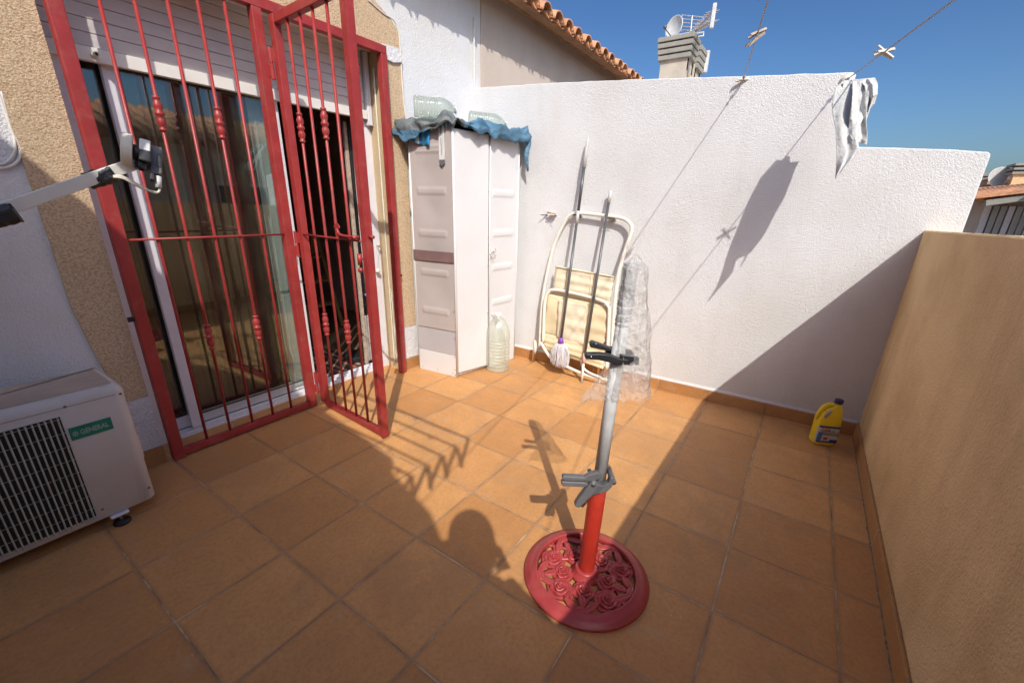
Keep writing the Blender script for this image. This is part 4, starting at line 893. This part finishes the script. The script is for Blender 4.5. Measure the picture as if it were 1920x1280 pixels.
m = MB(); m.tube([BC + ax * .94, BC + ax * 1.07], .016, 20); m.build('inner_tube', 'gplastic', us, smooth=True)
setbase(us, BC)
# spring clamps: outlines in the plane facing the camera's right, 20 mm thick
def clamp(name, c, label, flip, mat, group):
    t_ = thing(name, label, 'clamp', group=group); u = rt; v = (ax * 1 + Z * 0).normalized()
    def P(x, y, o=0): return c + u * x + v * y + fw * o
    return t_, P
G = 'spring clamps on the umbrella stand pole'
c1 = BC + ax * .405 - fw * .0
t1, P = clamp('spring_clamp', c1, 'grey spring clamp gripping the red tube of the umbrella stand', 1, 'gplastic', G)
m = MB(); m.prism([P(x, y, -.024) for x, y in ((-.125, .018), (-.122, .026), (-.09, .025), (-.055, .023), (-.04, .035), (-.018, .042), (-.006, .035), (-.002, .022), (-.03, .010), (-.05, .009), (-.12, .010))], fw, .02); m.build('handle', 'gplastic', t1, bevel=.003)
m = MB(); m.prism([P(x, y, -.024) for x, y in ((-.125, -.006), (-.125, .006), (-.05, .004), (-.04, -.004), (-.05, -.013), (-.12, -.011))], fw, .018); m.build('handle', 'gplastic', t1, bevel=.003)
m = MB(); m.prism([P(x, y, -.030) for x, y in ((-.078, -.078), (-.066, -.086), (-.056, -.08), (-.04, -.055), (-.022, -.036), (.0, -.030), (.018, -.022), (.030, -.006), (.036, .014), (.034, .028), (.026, .032), (.020, .026), (.018, .010), (.0, .0), (-.012, .004), (-.022, .016), (-.034, .014), (-.044, -.004), (-.052, -.022), (-.066, -.048))], fw, .024); m.build('jaw', 'gplastic', t1, bevel=.004)
m = MB(); m.prism([P(x, y, .032) for x, y in ((-.03, -.02), (.0, -.030), (.024, -.016), (.036, .010), (.034, .028), (.02, .02), (.0, -.004), (-.03, .0))], fw, .014); m.build('jaw', 'gplastic', t1, bevel=.004)
m = MB(); m.tube([P(.034, .012, -.04), P(.034, .012, .038)], .009, 10); m.tube([P(-.028, .006, -.046), P(-.028, .006, .03)], .007, 12); m.build('pivot', 'gplastic', t1, smooth=True)
m = MB(); m.tube([P(-.052, -.09, -.02), P(-.040, -.07, -.02)], .010, 10); m.tube([P(-.040, -.068, -.02), P(-.036, -.052, -.02)], .006, 8); m.build('screw', 'chrome', t1, smooth=True); setbase(t1, c1)
c2 = BC + ax * .822
t2, P = clamp('spring_clamp', c2, 'black spring clamp gripping the steel tube under the plastic bag', 1, 'black', G)
m = MB(); m.prism([P(x, y, -.024) for x, y in ((-.097, -.006), (-.1, .002), (-.097, .010), (-.06, .011), (-.03, .008), (-.004, -.002), (.022, -.004), (.024, -.020), (-.004, -.022), (-.03, -.014), (-.06, -.008))], fw, .022); m.build('handle', 'black', t2, bevel=.003)
m = MB(); m.prism([P(x, y, .014) for x, y in ((-.082, .030), (-.075, .034), (-.05, .026), (-.02, .016), (.0, .018), (-.0, .004), (-.03, .006), (-.08, .016))], fw, .02); m.build('handle', 'black', t2, bevel=.003)
m = MB(); m.prism([P(x, y, -.026) for x, y in ((.0, -.021), (-.002, .010), (.05, .004), (.054, -.020), (.03, -.022))], fw, .016); m.prism([P(x, y, .026) for x, y in ((-.03, -.018), (-.03, .012), (.045, .006), (.048, -.018))], fw, .014); m.build('jaw', 'black', t2, bevel=.003)
m = MB(); m.tube([P(.042, -.006, -.03), P(.042, -.006, .032)], .008, 10); m.build('pivot', 'black', t2, smooth=True)
m = MB(); m.ball(P(-.083, .002, -.036), .0028, n=8); m.ball(P(-.066, .028, .003), .0028, n=8); m.build('rivet', 'chrome', t2, smooth=True); setbase(t2, c2)
# plastic bag pulled over the pole's top
bg = thing('plastic_bag', 'clear crinkled plastic bag pulled over the top of the umbrella stand tube', 'bag')
def bagf(u, v):
    z = 1.10 - .405 * u; a = 2 * math.pi * v
    rr_ = .004 + .027 * min(1, u * 12) if u < .08 else .031 + .034 * (u - .08)
    off = rt * (.006 + .046 * u) - fw * .006
    wr = 1 + .22 * nz((math.cos(a) * 2, math.sin(a) * 2, u * 5)) + .10 * nz((math.cos(a) * 6, math.sin(a) * 6, u * 12))
    p = BC + ax * z + off + (rt * math.cos(a) * rr_ * 1.0 + fw * math.sin(a) * rr_ * .62) * wr
    return p + Z * (.018 * nz((math.cos(a) * 3, math.sin(a) * 3, 4)) * u)
m = MB(); m.grid(bagf, 60, 64, True); m.build('film', 'bag', bg, smooth=True)
m = MB(); m.grid(lambda u, v: BC + ax * (.785 - .10 * u - .02 * v) + rt * (-.015 - .055 * v * (.4 + u)) - fw * (.018 - .03 * v) + fw * .012 * nz((u * 5, v * 5, 3)), 16, 16); m.build('loose_corner', 'bag', bg, smooth=True)
setbase(bg, BC + ax * .7)
fo = thing('foil_wrap', 'grey ribbed foil sleeve around the pole top inside the plastic bag', 'sleeve')
m = MB(); prof = []
for k in range(16): z = k * .011; prof += [(.0195 - .0012 * (k % 2), z), (.0215, z + .004)]
m.lathe(prof, BC + ax * .905, ax, 22, f=lambda a, h: 1 + .08 * nz((math.cos(a) * 2, math.sin(a) * 2, h * 40))); m.build('sleeve', 'foam', fo, smooth=True); setbase(fo, BC + ax * .9)

# ---------------------------------------------------------------- yellow bottle
yb = thing('bleach_bottle', 'yellow plastic bottle with a navy cap and blue label in the shaded corner', 'bottle')
YB = V((2.165, -2.632, 0)); yx = V((.42, -.91, 0)).normalized(); yn = V((-.91, -.42, 0)).normalized()
m = MB()
def ybf(z):                                    # half width to left (handle side), half width right, half depth
    T_ = [(0, .050, .050, .030), (.006, .057, .057, .037), (.02, .060, .060, .040), (.13, .060, .060, .040), (.155, .056, .058, .038), (.19, .044, .054, .034), (.215, .026, .048, .028), (.228, .006, .044, .020), (.236, -.012, .040, .016), (.243, -.014, .036, .014)]
    for a, b in zip(T_, T_[1:]):
        if a[0] <= z <= b[0]: t_ = (z - a[0]) / (b[0] - a[0]); return [a[i] * (1 - t_) + b[i] * t_ for i in (1, 2, 3)]
    return T_[-1][1:]
def yf(u, v):
    z = .243 * u; l, r, dp = ybf(z); a = 2 * math.pi * v; cx = (r - l) / 2; hw = (r + l) / 2; ca, sa = math.cos(a), math.sin(a); q = (abs(ca) ** 3.4 + abs(sa) ** 3.4) ** (-1 / 3.4)
    return YB + yx * (cx + hw * ca * q) + yn * dp * sa * q + Z * (z * 1.0)
m.grid(yf, 60, 48, True); m.face([m.b.verts.new(yf(0, k / 48)) for k in range(48)]); m.face([m.b.verts.new(yf(1, k / 48)) for k in range(48)])
body = m.build('body', 'yellow', yb, smooth=True)
def Yp(x, z, o=0): return YB + yx * x + Z * z + yn * o
m = MB(); m.tube(spline([Yp(.0, .236), Yp(-.02, .234), Yp(-.038, .218), Yp(-.048, .196), Yp(-.056, .17), Yp(-.057, .145)]), [.012] * 5 * 8 + [.012], 12); m.build('handle', 'yellow', yb, smooth=True)
m = MB(); m.prism([Yp(-.028 + .011 * math.cos(a) * .8 + .012 * math.sin(a), .192 + .024 * math.sin(a), .0) for a in [2 * math.pi * k / 16 for k in range(16)]], yn, .078); m.build('handle_recess', 'wood', yb, bevel=.003)
m = MB(); m.lathe([(.016, .238), (.016, .245)], Yp(.026, 0), Z, 16); m.build('neck', 'yellow', yb); m = MB(); m.lathe([(.0185, .246), (.0205, .248), (.0205, .266), (.018, .270)], Yp(.026, 0), Z, 24, f=lambda a, h: 1 + .02 * math.cos(14 * a)); m.build('cap', 'navy', yb, smooth=False, bevel=.001)
def labelp(x0, x1, z0, z1, o, mat, name, par=None, slope=0):
    m = MB(); m.grid(lambda u, v: (lambda x, z: YB + yx * x + Z * z + yn * (.040 * (1 - .5 * max(0, abs(x / .060)) ** 9) * (1) + o))(x0 + (x1 - x0) * u, z0 + (z1 - z0) * v - slope * (x1 - x0) * u * v), 24, 4); return m.build(name, mat, par or yb, solid=.0004)
lab = labelp(-.057, .056, .022, .118, .0006, 'paper', 'label')
labelp(-.052, .052, .024, .034, .0012, 'blueink', 'label_print', lab); labelp(-.052, -.03, .036, .082, .0012, 'skyink', 'label_print', lab); labelp(.012, .052, .030, .045, .0016, 'blueink', 'label_print', lab)
labelp(-.052, .054, .112, .124, .0012, 'blueink', 'label_print', lab, .0); labelp(-.052, .052, .0845, .087, .0012, 'darkink', 'label_print', lab); labelp(-.022, .0, .043, .056, .0014, 'redink', 'label_print', lab)
fm = lambda x, z: frame_m(Yp(x, z, .0422), yx, Z)
text('LUZIL', 'lettering', .019, fm(-.018, .099), 'redink', lab, bold=.0006); text('LEJIA', 'lettering', .009, fm(.018, .095), 'gplastic', lab); text('TRADICIONAL', 'lettering', .0125, fm(.008, .0745), 'darkink', lab, bold=.0004); text('2 L', 'lettering', .009, fm(-.03, .034), 'paper', lab)
setbase(yb, YB)

# ---------------------------------------------------------------- clotheslines, pegs, cloth
H1, H2 = V((par_x(-1.86) + .0, -1.862, 1.888)), V((par_x(-2.32) + .0, -2.318, 1.828))
E1, E2 = at(1440, 0, 'x', 1.3), at(1790, 0, 'x', 1.3)
def ext(H, E): d_ = (E - H); return H + d_ * ((-1.3 - H.x) / d_.x)
lines = []
for H, E, lab in ((H1, E1, 'left clothesline rope tied to the parapet'), (H2, E2, 'right clothesline rope tied to the parapet with the cloth on it')):
    q = ext(H, E); m = MB(); m.tube([H + (q - H) * (k / 30) - Z * .0 for k in range(31)], .0026, 8)
    d_ = (q - H).normalized()
    m.ball(H + d_ * .06, .008, n=8); m.ball(H + d_ * .085, .007, n=8); m.tube(spline([H, H + d_ * .03 - Z * .016, H + d_ * .075]), .003, 6)
    tag(m.build('clothesline', 'rope', None, smooth=True), lab, 'clothesline', 'clotheslines over the terrace')
def on_line(px, py, H, E):
    d_ = (E - H).normalized(); r_ = ray(px, py).normalized(); w0 = H - CAM; b = d_.dot(r_); return H + d_ * ((b * r_.dot(w0) - d_.dot(w0)) / (1 - b * b))
def peg(p, dirv, lab, mat='pegw', nrm=None, g='clothes pegs clipped on the lines', s=1.0):
    t_ = thing('clothes_peg', lab, 'clothes peg', group=g); d_ = V(dirv).normalized(); n_ = V(nrm).normalized() if nrm else d_.cross(RX).normalized(); n_ = (n_ - d_ * n_.dot(d_)).normalized()
    sd_ = d_.cross(n_)
    for sg in (-1, 1):
        m = MB(); m.prism([p + d_ * a * s + n_ * b * sg * s for a, b in ((-.036, .008), (-.036, .012), (.0, .0075), (.036, .0045), (.037, .0005), (.005, .0005), (-.003, .002))], sd_, .009 * s); m.build('prong', mat, t_, bevel=.0008)
    m = MB(); m.tube([p - sd_ * .006, p + sd_ * .006], .0045, 8); m.build('spring', 'chrome', t_, smooth=True); setbase(t_, p); return t_
pA = on_line(1422, 62, H1, E1); pB = on_line(1398, 150, H1, E1); pC = on_line(1668, 112, H2, E2)
peg(pA, RX * .9 + UP * .42, 'weathered grey wooden peg crossing the left clothesline above the parapet, upper of two', 'wood')
peg(pA - Z * .022 + RX * -.004, RX * .8 + UP * .5 + BK * .3, 'weathered grey wooden peg crossing the left clothesline above the parapet, lower of two', 'wood')
peg(pB - Z * .0, RX * 1 + UP * .06, 'cream peg at the left clothesline knot on top of the parapet', 'pegw')
peg(pC, RX * .9 + UP * .22, 'pale wooden peg on the right clothesline above the cloth, crossing level', 'pegw')
peg(pC + V((0, 0, -.006)), RX * .55 - UP * .7 + BK * .3, 'pale wooden peg on the right clothesline above the cloth, slanting steeply', 'pegw')
# pegs out of the picture that throw the shadows on the wall and the floor
for H, E, t_, lab in ((H2, E2, 1.2, 'wooden peg high on the right clothesline over the terrace'), (H1, E1, 1.15, 'wooden peg high on the left clothesline over the terrace, nearest the camera')):
    peg(H + (E - H).normalized() * t_, (.1, .9, -.35), lab, 'wood')
an = thing('line_anchor', 'cream plug holding the clothesline in the parapet beside the hanging cloth', 'anchor')
m = MB(); m.lathe([(.030, .0), (.028, .008), (.016, .014), (.010, .022)], at(1588, 152, 'x', par_x(-2.34)), (-1, 0, 0), 16); m.build('plug', 'creamp', an, smooth=True); setbase(an, H2)
# cloth hung over the right line
cl = thing('hanging_cloth', 'white rag hanging folded over the right clothesline against the sky', 'cloth')
def cpt(px, py, x): return at(px, py, 'x', x)
def rag(rows_, name, seed, amp=.012):          # rows: (left px, left py, right px, right py, x-depth)
    m = MB(); R_ = rows_; n = len(R_)
    def fn(u, v):
        t_ = u * (n - 1); i = min(int(t_), n - 2); f = t_ - i; f = f * f * (3 - 2 * f)
        q = [R_[i][k] * (1 - f) + R_[i + 1][k] * f for k in range(5)]
        px = q[0] + (q[2] - q[0]) * v; py = q[1] + (q[3] - q[1]) * v
        return cpt(px, py, q[4] + amp * 1.1 * math.sin(v * 5.2 + seed + u * 1.2 + 1.5 * nz((u * 2, v, seed))) + .03 * nz((u * 2.2, v * 2.6, seed)))
    m.grid(fn, 40, 26); return m.build(name, 'cloth', cl, smooth=True, solid=.002)
rag([(1580, 152, 1640, 146, 2.12), (1566, 166, 1636, 158, 2.09), (1560, 195, 1632, 185, 2.04), (1561, 215, 1622, 215, 2.0), (1566, 240, 1610, 240, 1.95), (1568, 265, 1608, 262, 1.92), (1568, 290, 1611, 279, 1.90), (1568, 313, 1596, 300, 1.87), (1566, 336, 1568, 334, 1.84)], 'long_fold', 1)
rag([(1598, 153, 1640, 149, 2.11), (1598, 175, 1632, 170, 2.04), (1596, 200, 1626, 200, 1.99), (1592, 225, 1624, 228, 1.965), (1591, 242, 1626, 252, 1.945), (1593, 252, 1626, 264, 1.93), (1598, 262, 1625, 272, 1.925)], 'short_fold', 4, .016)
rag([(1612, 151, 1641, 147, 2.11), (1622, 163, 1646, 157, 2.05), (1624, 185, 1645, 178, 2.0), (1624, 200, 1640, 194, 2.0), (1626, 212, 1630, 206, 2.0)], 'bulge', 7, .012)
rag([(1582, 152, 1641, 147, 2.125), (1578, 175, 1640, 168, 2.12), (1574, 205, 1634, 198, 2.09), (1572, 235, 1622, 232, 2.05), (1574, 262, 1614, 262, 2.02), (1576, 285, 1604, 280, 2.0)], 'back_fold', 11, .02)
setbase(cl, cpt(1568, 335, 1.84))

# ---------------------------------------------------------------- accordion drying rack on the side wall (its shadow lies on the floor)
rk = thing('drying_rack', 'white accordion drying rack on the side wall behind the photographer', 'drying rack')
RZ, RB = 1.9, 1.71; xs = [-.449 - .1055 * k for k in range(9)]; ya, yb_ = -2.39, -1.35
for k, x in enumerate(xs):
    m = MB(); m.tube([(x, ya, RZ), (x, yb_, RZ)], .0075, 8); m.build('rod', 'tubew', rk, smooth=True)
m = MB()
for y in (ya, yb_):
    for k in range(8):
        m.bar((xs[k], y + .004, RZ), (xs[k] - .08, y + .004, RB), .014, .016, up=(0, 1, 0)); m.bar((xs[k + 1], y - .004, RZ), (xs[k] - .08 + .002, y - .004, RB + .0), .014, .016, up=(0, 1, 0))
m.build('scissor_arms', 'tubew', rk)
m = MB(); m.box((-1.3, -2.43, 1.66), (-1.28, -2.36, 1.96)); m.box((-1.3, -1.38, 1.66), (-1.28, -1.31, 1.96)); m.build('wall_plate', 'tubew', rk); setbase(rk, (-1.3, -1.9, 1.8))
for i, (k, y) in enumerate(((0, -1.98), (1, -2.2), (1, -1.85), (3, -2.12), (4, -2.3))):
    peg(V((xs[k], y, RZ - .012)), (0.2, .35, -1), ['peg on the outer rod of the drying rack', 'peg on the second rod of the drying rack near its tip', 'peg on the second rod of the drying rack near its middle', 'peg on the fourth rod of the drying rack', 'peg on the fifth rod of the drying rack'][i], 'wood', (0, 1, .3), 'pegs on the drying rack')

# ---------------------------------------------------------------- chimney, aerial, dish beyond the parapet
cm = thing('chimney', 'grey louvred concrete chimney rising behind the white parapet', 'chimney')
K = 9.0
def cq(px, py): return at(px, py, 'x', K)
lft, rgt = cq(1235, 148), cq(1284, 148); y0c, y1c = rgt.y, lft.y
m = MB(); m.box((K, y0c, -3), (K + 1.1, y1c, 4.02)); m.build('shaft', 'chimrender', cm)
zt = cq(1260, 77).z + .02; zb = cq(1262, 112).z
for k in range(4):
    z = zb + (zt - zb) * k / 3.35; m = MB(); e_ = .05 + .012 * k
    m.box((K - e_, y0c - e_, z), (K + .46, y1c + e_, z + .075)); m.box((K + .60, y0c - e_, z - .03), (K + 1.15, y1c + e_, z + .055)); m.build('louvre_slab', 'concrete', cm, bevel=.008)
m = MB()
for x in (K + .02, K + .38, K + .64, K + 1.0):
    for y in (y0c + .0, y1c - .09): m.box((x, y, zb - .2), (x + .08, y + .09, zt + .02))
m.build('louvre_pier', 'concrete', cm); m = MB(); m.box((K + .14, y0c + .14, zb - .2), (K + .9, y1c - .14, zt - .02)); m.build('flue', 'dark', cm); setbase(cm, (K + .5, (y0c + y1c) / 2, -3))
MB_ = MB(); MB_.box((K - 1.5, -1.2, -3), (K + 4, 3.0, 2.9)); o = MB_.build('block_of_flats', 'pink'); tag(o, 'flat roofed building hidden behind the parapet that carries the chimney', 'building')
ds = thing('satellite_dish', 'white satellite dish on the grey louvred chimney', 'satellite dish')
dc = at(1266, 53, 'x', K + .2); dn = (CAM - dc).normalized() * .55 + V((-.5, .6, .25)); dn.normalize()
def dishf(mb, c, n, r, dep): mb.lathe([(.001, 0)] + [(r * k / 10, dep * (k / 10) ** 2) for k in range(1, 11)] + [(r * 1.02, dep * .98)] + [(r * k / 10, dep * (k / 10) ** 2 - .02) for k in range(10, 0, -1)], c, n, 28)
m = MB(); dishf(m, dc, dn, .19, .045); m.build('reflector', 'dish', ds, smooth=True)
m = MB(); m.tube([dc - dn * .03, dc - dn * .1 - Z * .3], .018, 8); m.tube([dc - Z * .19, dc + dn * .28 - Z * .08], .01, 6); m.ball(dc + dn * .28 - Z * .06, .035); m.tube([dc + V((0, .14, -.1)), dc + V((-.05, .16, -.38))], .012, 6); m.build('arm', 'gplastic', ds, smooth=True); setbase(ds, dc)
ae = thing('tv_aerial', 'white television aerial with a grid reflector above the chimney', 'aerial')
X2 = K + .6
def aq(px, py, d=0): return at(px, py, 'x', X2 + d)
m = MB(); m.tube([aq(1293, 78), aq(1298, 30)], .016, 8); m.build('mast', 'aerial', ae)
m = MB()
for k in range(5): t_ = k / 4; m.tube([aq(1279 + 1 * t_, 29 + t_ * 28), aq(1320 - 8 * t_, 33 + t_ * 26)], .009, 6)
for a, b in (((1279, 28), (1277, 60)), ((1299, 30), (1293, 62)), ((1320, 33), (1306, 62))): m.tube([aq(*a), aq(*b)], .009, 6)
m.build('reflector_grid', 'aerial', ae)
m = MB(); m.tube([aq(1299, 62, -.05), aq(1336, 40, -.9)], .014, 8); m.tube([aq(1296, 66, -.05), aq(1336, 22, -.9)], .014, 8)
for k in range(11):
    t_ = k / 10; a = aq(1299, 62, -.05).lerp(aq(1336, 40, -.9), t_); b = aq(1296, 66, -.05).lerp(aq(1336, 22, -.9), t_); wv = V((.0, .11, .0))
    for p in (a, b): m.tube([p - wv, p + wv], .007, 6); m.tube([p - Z * .05, p + Z * .05], .006, 6)
m.build('boom', 'aerial', ae)
m = MB(); m.box((-.03, -.03, -.20), (.03, .03, .16), frame_m(aq(1337, 33, -.9), (0, 1, 0), (1, 0, 0))); m.build('director_plate', 'dish', ae, bevel=.01)
m = MB()
for px in (1284, 1305): 
    c = aq(px, 67, 0); m.tube([c + V((0, sy * .14, sz * .03)) for sy, sz in ((-1, -1), (1, -1), (1, 1), (-1, 1), (-1, -1))], .014, 6)
m.build('dipole', 'dish', ae); m = MB(); m.box((X2 + .5, y0c - .12, zb), (X2 + .56, y0c - .06, zt + .05)); m.build('side_panel', 'dish', ae); setbase(ae, aq(1293, 78))

# ---------------------------------------------------------------- far houses at the right edge
K2 = 14.0
def fq(px, py, x=K2): return at(px, py, 'x', x)
fh = thing('far_house', 'distant house with pale columns and a terracotta roof edge at the right', 'house')
yl, yr = fq(1795, 400).y, fq(2100, 400).y
zt_ = fq(1870, 377).z; m = MB(); m.box((K2, yr, -3), (K2 + 6, yl, zt_)); m.build('wall', 'pink', fh)
for px in (1843, 1858, 1872, 1887, 1902, 1916, 1931): 
    p = fq(px, 410); m = MB(); m.box((K2 - .12, p.y - .05, -1), (K2 - .005, p.y + .05, zt_ - .10)); m.build('window_strip', 'alu' if px % 2 else 'dishgrey', fh, bevel=.01)
m = MB(); 
def rf(px0, py0, px1, py1, x0, x1, th_): 
    a, b = fq(px0, py0, x0), fq(px1, py1, x0); m.prism([a, b, b + V((x1 - x0, 0, .5)), a + V((x1 - x0, 0, .5))], Z, th_)
rf(1822, 371, 1990, 352, K2 - .8, K2 + 4, .05); m.build('roof', 'roof', fh)
m = MB(); a, b = fq(1845, 381, K2 - .6), fq(1990, 360, K2 - .6); m.bar(a, b, .3, .12); m.build('gutter', 'concrete', fh)
m = MB(); a, b = fq(1840, 378, K2 - .5), fq(1990, 364, K2 - .5)
for k in range(16): p = a.lerp(b, k / 15); m.tube([p + V((-.1, 0, .05)), p + V((.9, 0, .22))], .09, 7)
m.build('roof_tiles', 'roof', fh, smooth=True); setbase(fh, (K2 + 3, (yl + yr) / 2, -3))
def farchim(px0, px1, pt0, pb, x, lab, mat, cap):
    t_ = thing('chimney', lab, 'chimney'); a, b = fq(px0, pt0, x), fq(px1, pt0, x); zb_ = fq(px0, pb, x).z
    m = MB(); m.box((x, b.y, zb_ - 1), (x + .5, a.y, a.z - .12)); m.build('shaft', mat, t_)
    m = MB()
    for k in range(cap): m.box((x - .05, b.y - .05, a.z - .12 + k * .09), (x + .55, a.y + .05, a.z - .07 + k * .09))
    m.box((x + .05, b.y + .05, a.z - .12), (x + .45, a.y - .05, a.z + .05)); m.build('cap', 'concrete', t_); setbase(t_, (x + .25, (a.y + b.y) / 2, zb_))
farchim(1836, 1857, 328, 366, K2 + 1.5, 'small cream chimney beside the far satellite dish', 'cream', 2)
farchim(1906, 1935, 316, 360, K2 + .8, 'brown and yellow chimney cut by the right picture edge', 'tan', 3)
d2 = thing('satellite_dish', 'grey satellite dish on the distant roof at the far right', 'satellite dish')
c = fq(1875, 336, K2 + 1.2); n_ = (V((-.75, .0, .25)) + RX * .25).normalized(); m = MB(); dishf(m, c, n_, .27, .06); m.build('reflector', 'dishgrey', d2, smooth=True)
m = MB(); m.tube([c - Z * .1 + n_ * .02, c - Z * .40], .02, 8); m.tube([c - Z * .25, c + n_ * .3 - Z * .12], .012, 6); m.ball(c + n_ * .3 - Z * .10, .04); m.build('arm', 'dish', d2, smooth=True); setbase(d2, c)

# ---------------------------------------------------------------- the photographer
pe = thing('person', 'person standing behind the camera in a blue shirt holding a phone in both hands', 'person')
HB = V((-.84, -2.70, 0)); fwd = V((.80, .60, 0)).normalized(); sd = V((.60, -.80, 0)).normalized()   # right hand side
def B(f_, s_, z): return HB + fwd * f_ + sd * s_ + Z * z
vs = [(B(0, 0, .90), .115), (B(0, 0, 1.08), .115), (B(.0, 0, 1.28), .13), (B(.02, 0, 1.40), .085), (B(.04, 0, 1.46), .052), (B(.06, 0, 1.52), .055),
      (B(.0, -.16, 1.37), .062), (B(.04, -.25, 1.16), .044), (B(.27, -.14, 1.12), .032), (B(.34, -.08, 1.17), .026),
      (B(.0, .16, 1.37), .062), (B(.04, .25, 1.16), .044), (B(.27, .14, 1.12), .032), (B(.34, .08, 1.17), .026),
      (B(0, -.09, .85), .095), (B(.02, -.11, .48), .062), (B(-.02, -.12, .09), .042), (B(.12, -.13, .035), .035),
      (B(0, .09, .85), .095), (B(.02, .11, .48), .062), (B(-.02, .12, .09), .042), (B(.12, .13, .035), .035)]
ed = [(0, 1), (1, 2), (2, 3), (3, 4), (4, 5), (3, 6), (6, 7), (7, 8), (8, 9), (3, 10), (10, 11), (11, 12), (12, 13), (0, 14), (14, 15), (15, 16), (16, 17), (0, 18), (18, 19), (19, 20), (20, 21)]
def skin(name, vs, ed, mat, par, lv=2):
    me = bpy.data.meshes.new(name); me.from_pydata([tuple(v[0]) for v in vs], ed, []); o = bpy.data.objects.new(name, me); COL.objects.link(o); o.parent = par
    s_ = o.modifiers.new('skin', 'SKIN'); s_.use_smooth_shade = True
    for i, v in enumerate(vs): me.skin_vertices[0].data[i].radius = (v[1], v[1] if len(v) < 3 else v[2])
    me.skin_vertices[0].data[0].use_root = True
    q = o.modifiers.new('sub', 'SUBSURF'); q.levels = q.render_levels = lv
    for mm in (mat if isinstance(mat, list) else [mat]): me.materials.append(M[mm])
    return o
skin('body', vs, ed, 'shirt', pe)
hd = B(.075, 0, 1.60)
m = MB(); 
def headf(u, v):
    t_ = math.pi * u; a = 2 * math.pi * v; x = math.sin(t_) * math.cos(a); y = math.sin(t_) * math.sin(a); z = math.cos(t_)
    jaw = 1 - .28 * max(0, -z) ; f_ = .098 * x * (jaw if x > 0 else 1); nose = .022 * math.exp(-((z + .12) / .16) ** 2 - (y / .13) ** 2) if x > 0 else 0
    eye = -.008 * (math.exp(-((z - .08) / .08) ** 2) * (math.exp(-((y - .36) / .14) ** 2) + math.exp(-((y + .36) / .14) ** 2))) if x > 0 else 0
    lips = .005 * math.exp(-((z + .48) / .06) ** 2 - (y / .25) ** 2) if x > 0 else 0
    return hd + fwd * (f_ + nose + eye + lips) + sd * .077 * y * jaw + Z * .122 * z
m.grid(headf, 40, 48, True); m.ball(hd + sd * .078, .022, (.5, .5, 1)); m.ball(hd - sd * .078, .022, (.5, .5, 1)); m.build('head', 'skin', pe, smooth=True)
m = MB(); m.grid(lambda u, v: hd + fwd * (-.012 + .106 * math.sin(1.75 * u) * math.cos(2 * math.pi * v) * (1 if math.cos(2 * math.pi * v) < 0 else .86)) + sd * .088 * math.sin(1.75 * u) * math.sin(2 * math.pi * v) + Z * (.006 + .132 * math.cos(1.75 * u) - (.05 * u if math.cos(2 * math.pi * v) < .2 else 0)), 20, 36, True); m.build('hair', 'hair', pe, smooth=True, solid=.012)
for s_ in (-1, 1):
    wr = B(.345, .08 * s_, 1.175); pm = B(.385, .072 * s_, 1.20)
    vv = [(wr, .024), (pm, .024, .016)]; ee = [(0, 1)]
    for k in range(4):
        b = pm + Z * (.022 - .014 * k) + fwd * .012; L_ = (.036, .042, .04, .032)[k]; i = len(vv)
        vv += [(b, .009), (b + fwd * .022 - sd * s_ * .004, .0085), (b + fwd * .030 - sd * s_ * L_ * .6, .008), (b + fwd * .018 - sd * s_ * L_, .007)]; ee += [(1, i), (i, i + 1), (i + 1, i + 2), (i + 2, i + 3)]
    i = len(vv); vv += [(pm + Z * -.008 - fwd * .012 - sd * s_ * .012, .010), (pm - fwd * .010 - sd * s_ * .035 + Z * .002, .009)]; ee += [(0, i), (i, i + 1)]
    skin('hand', vv, ee, 'skin', pe)
m = MB()
for s_ in (-1, 1): m.lathe([(.001, -.02), (.075, 0), (.078, .3), (.098, .72), (.12, .84), (.10, .92)], B(0, .09 * s_, .08) - Z * .0, Z, 24)
m.lathe([(.12, .80), (.165, .86), (.16, 1.0), (.14, 1.02)], B(0, 0, 0), Z, 24); m.build('trousers', 'trouser', pe, smooth=True)
m = MB()
for s_ in (-1, 1): m.prism([B(a, .12 * s_ + b, .032) for a, b in ((-.09, -.03), (-.09, .03), (0, .042), (.12, .05), (.18, .03), (.19, 0), (.18, -.03), (.12, -.042), (0, -.036))], Z, .064)
m.build('shoes', 'black', pe, bevel=.02, smooth=True); setbase(pe, HB)
ph_ = thing('phone', 'black phone held in both hands behind the camera position', 'phone')
m = MB(); pc = CAM + BK * .018 - UP * .01; m.box((-.075, -.037, -.0045), (.075, .037, .0045), frame_m(pc, RX, UP)); m.build('case', 'black', ph_, bevel=.003); m = MB(); m.box((-.070, -.034, .0046), (.070, .034, .005), frame_m(pc, RX, UP)); m.build('screen', 'dark', ph_); setbase(ph_, pc)
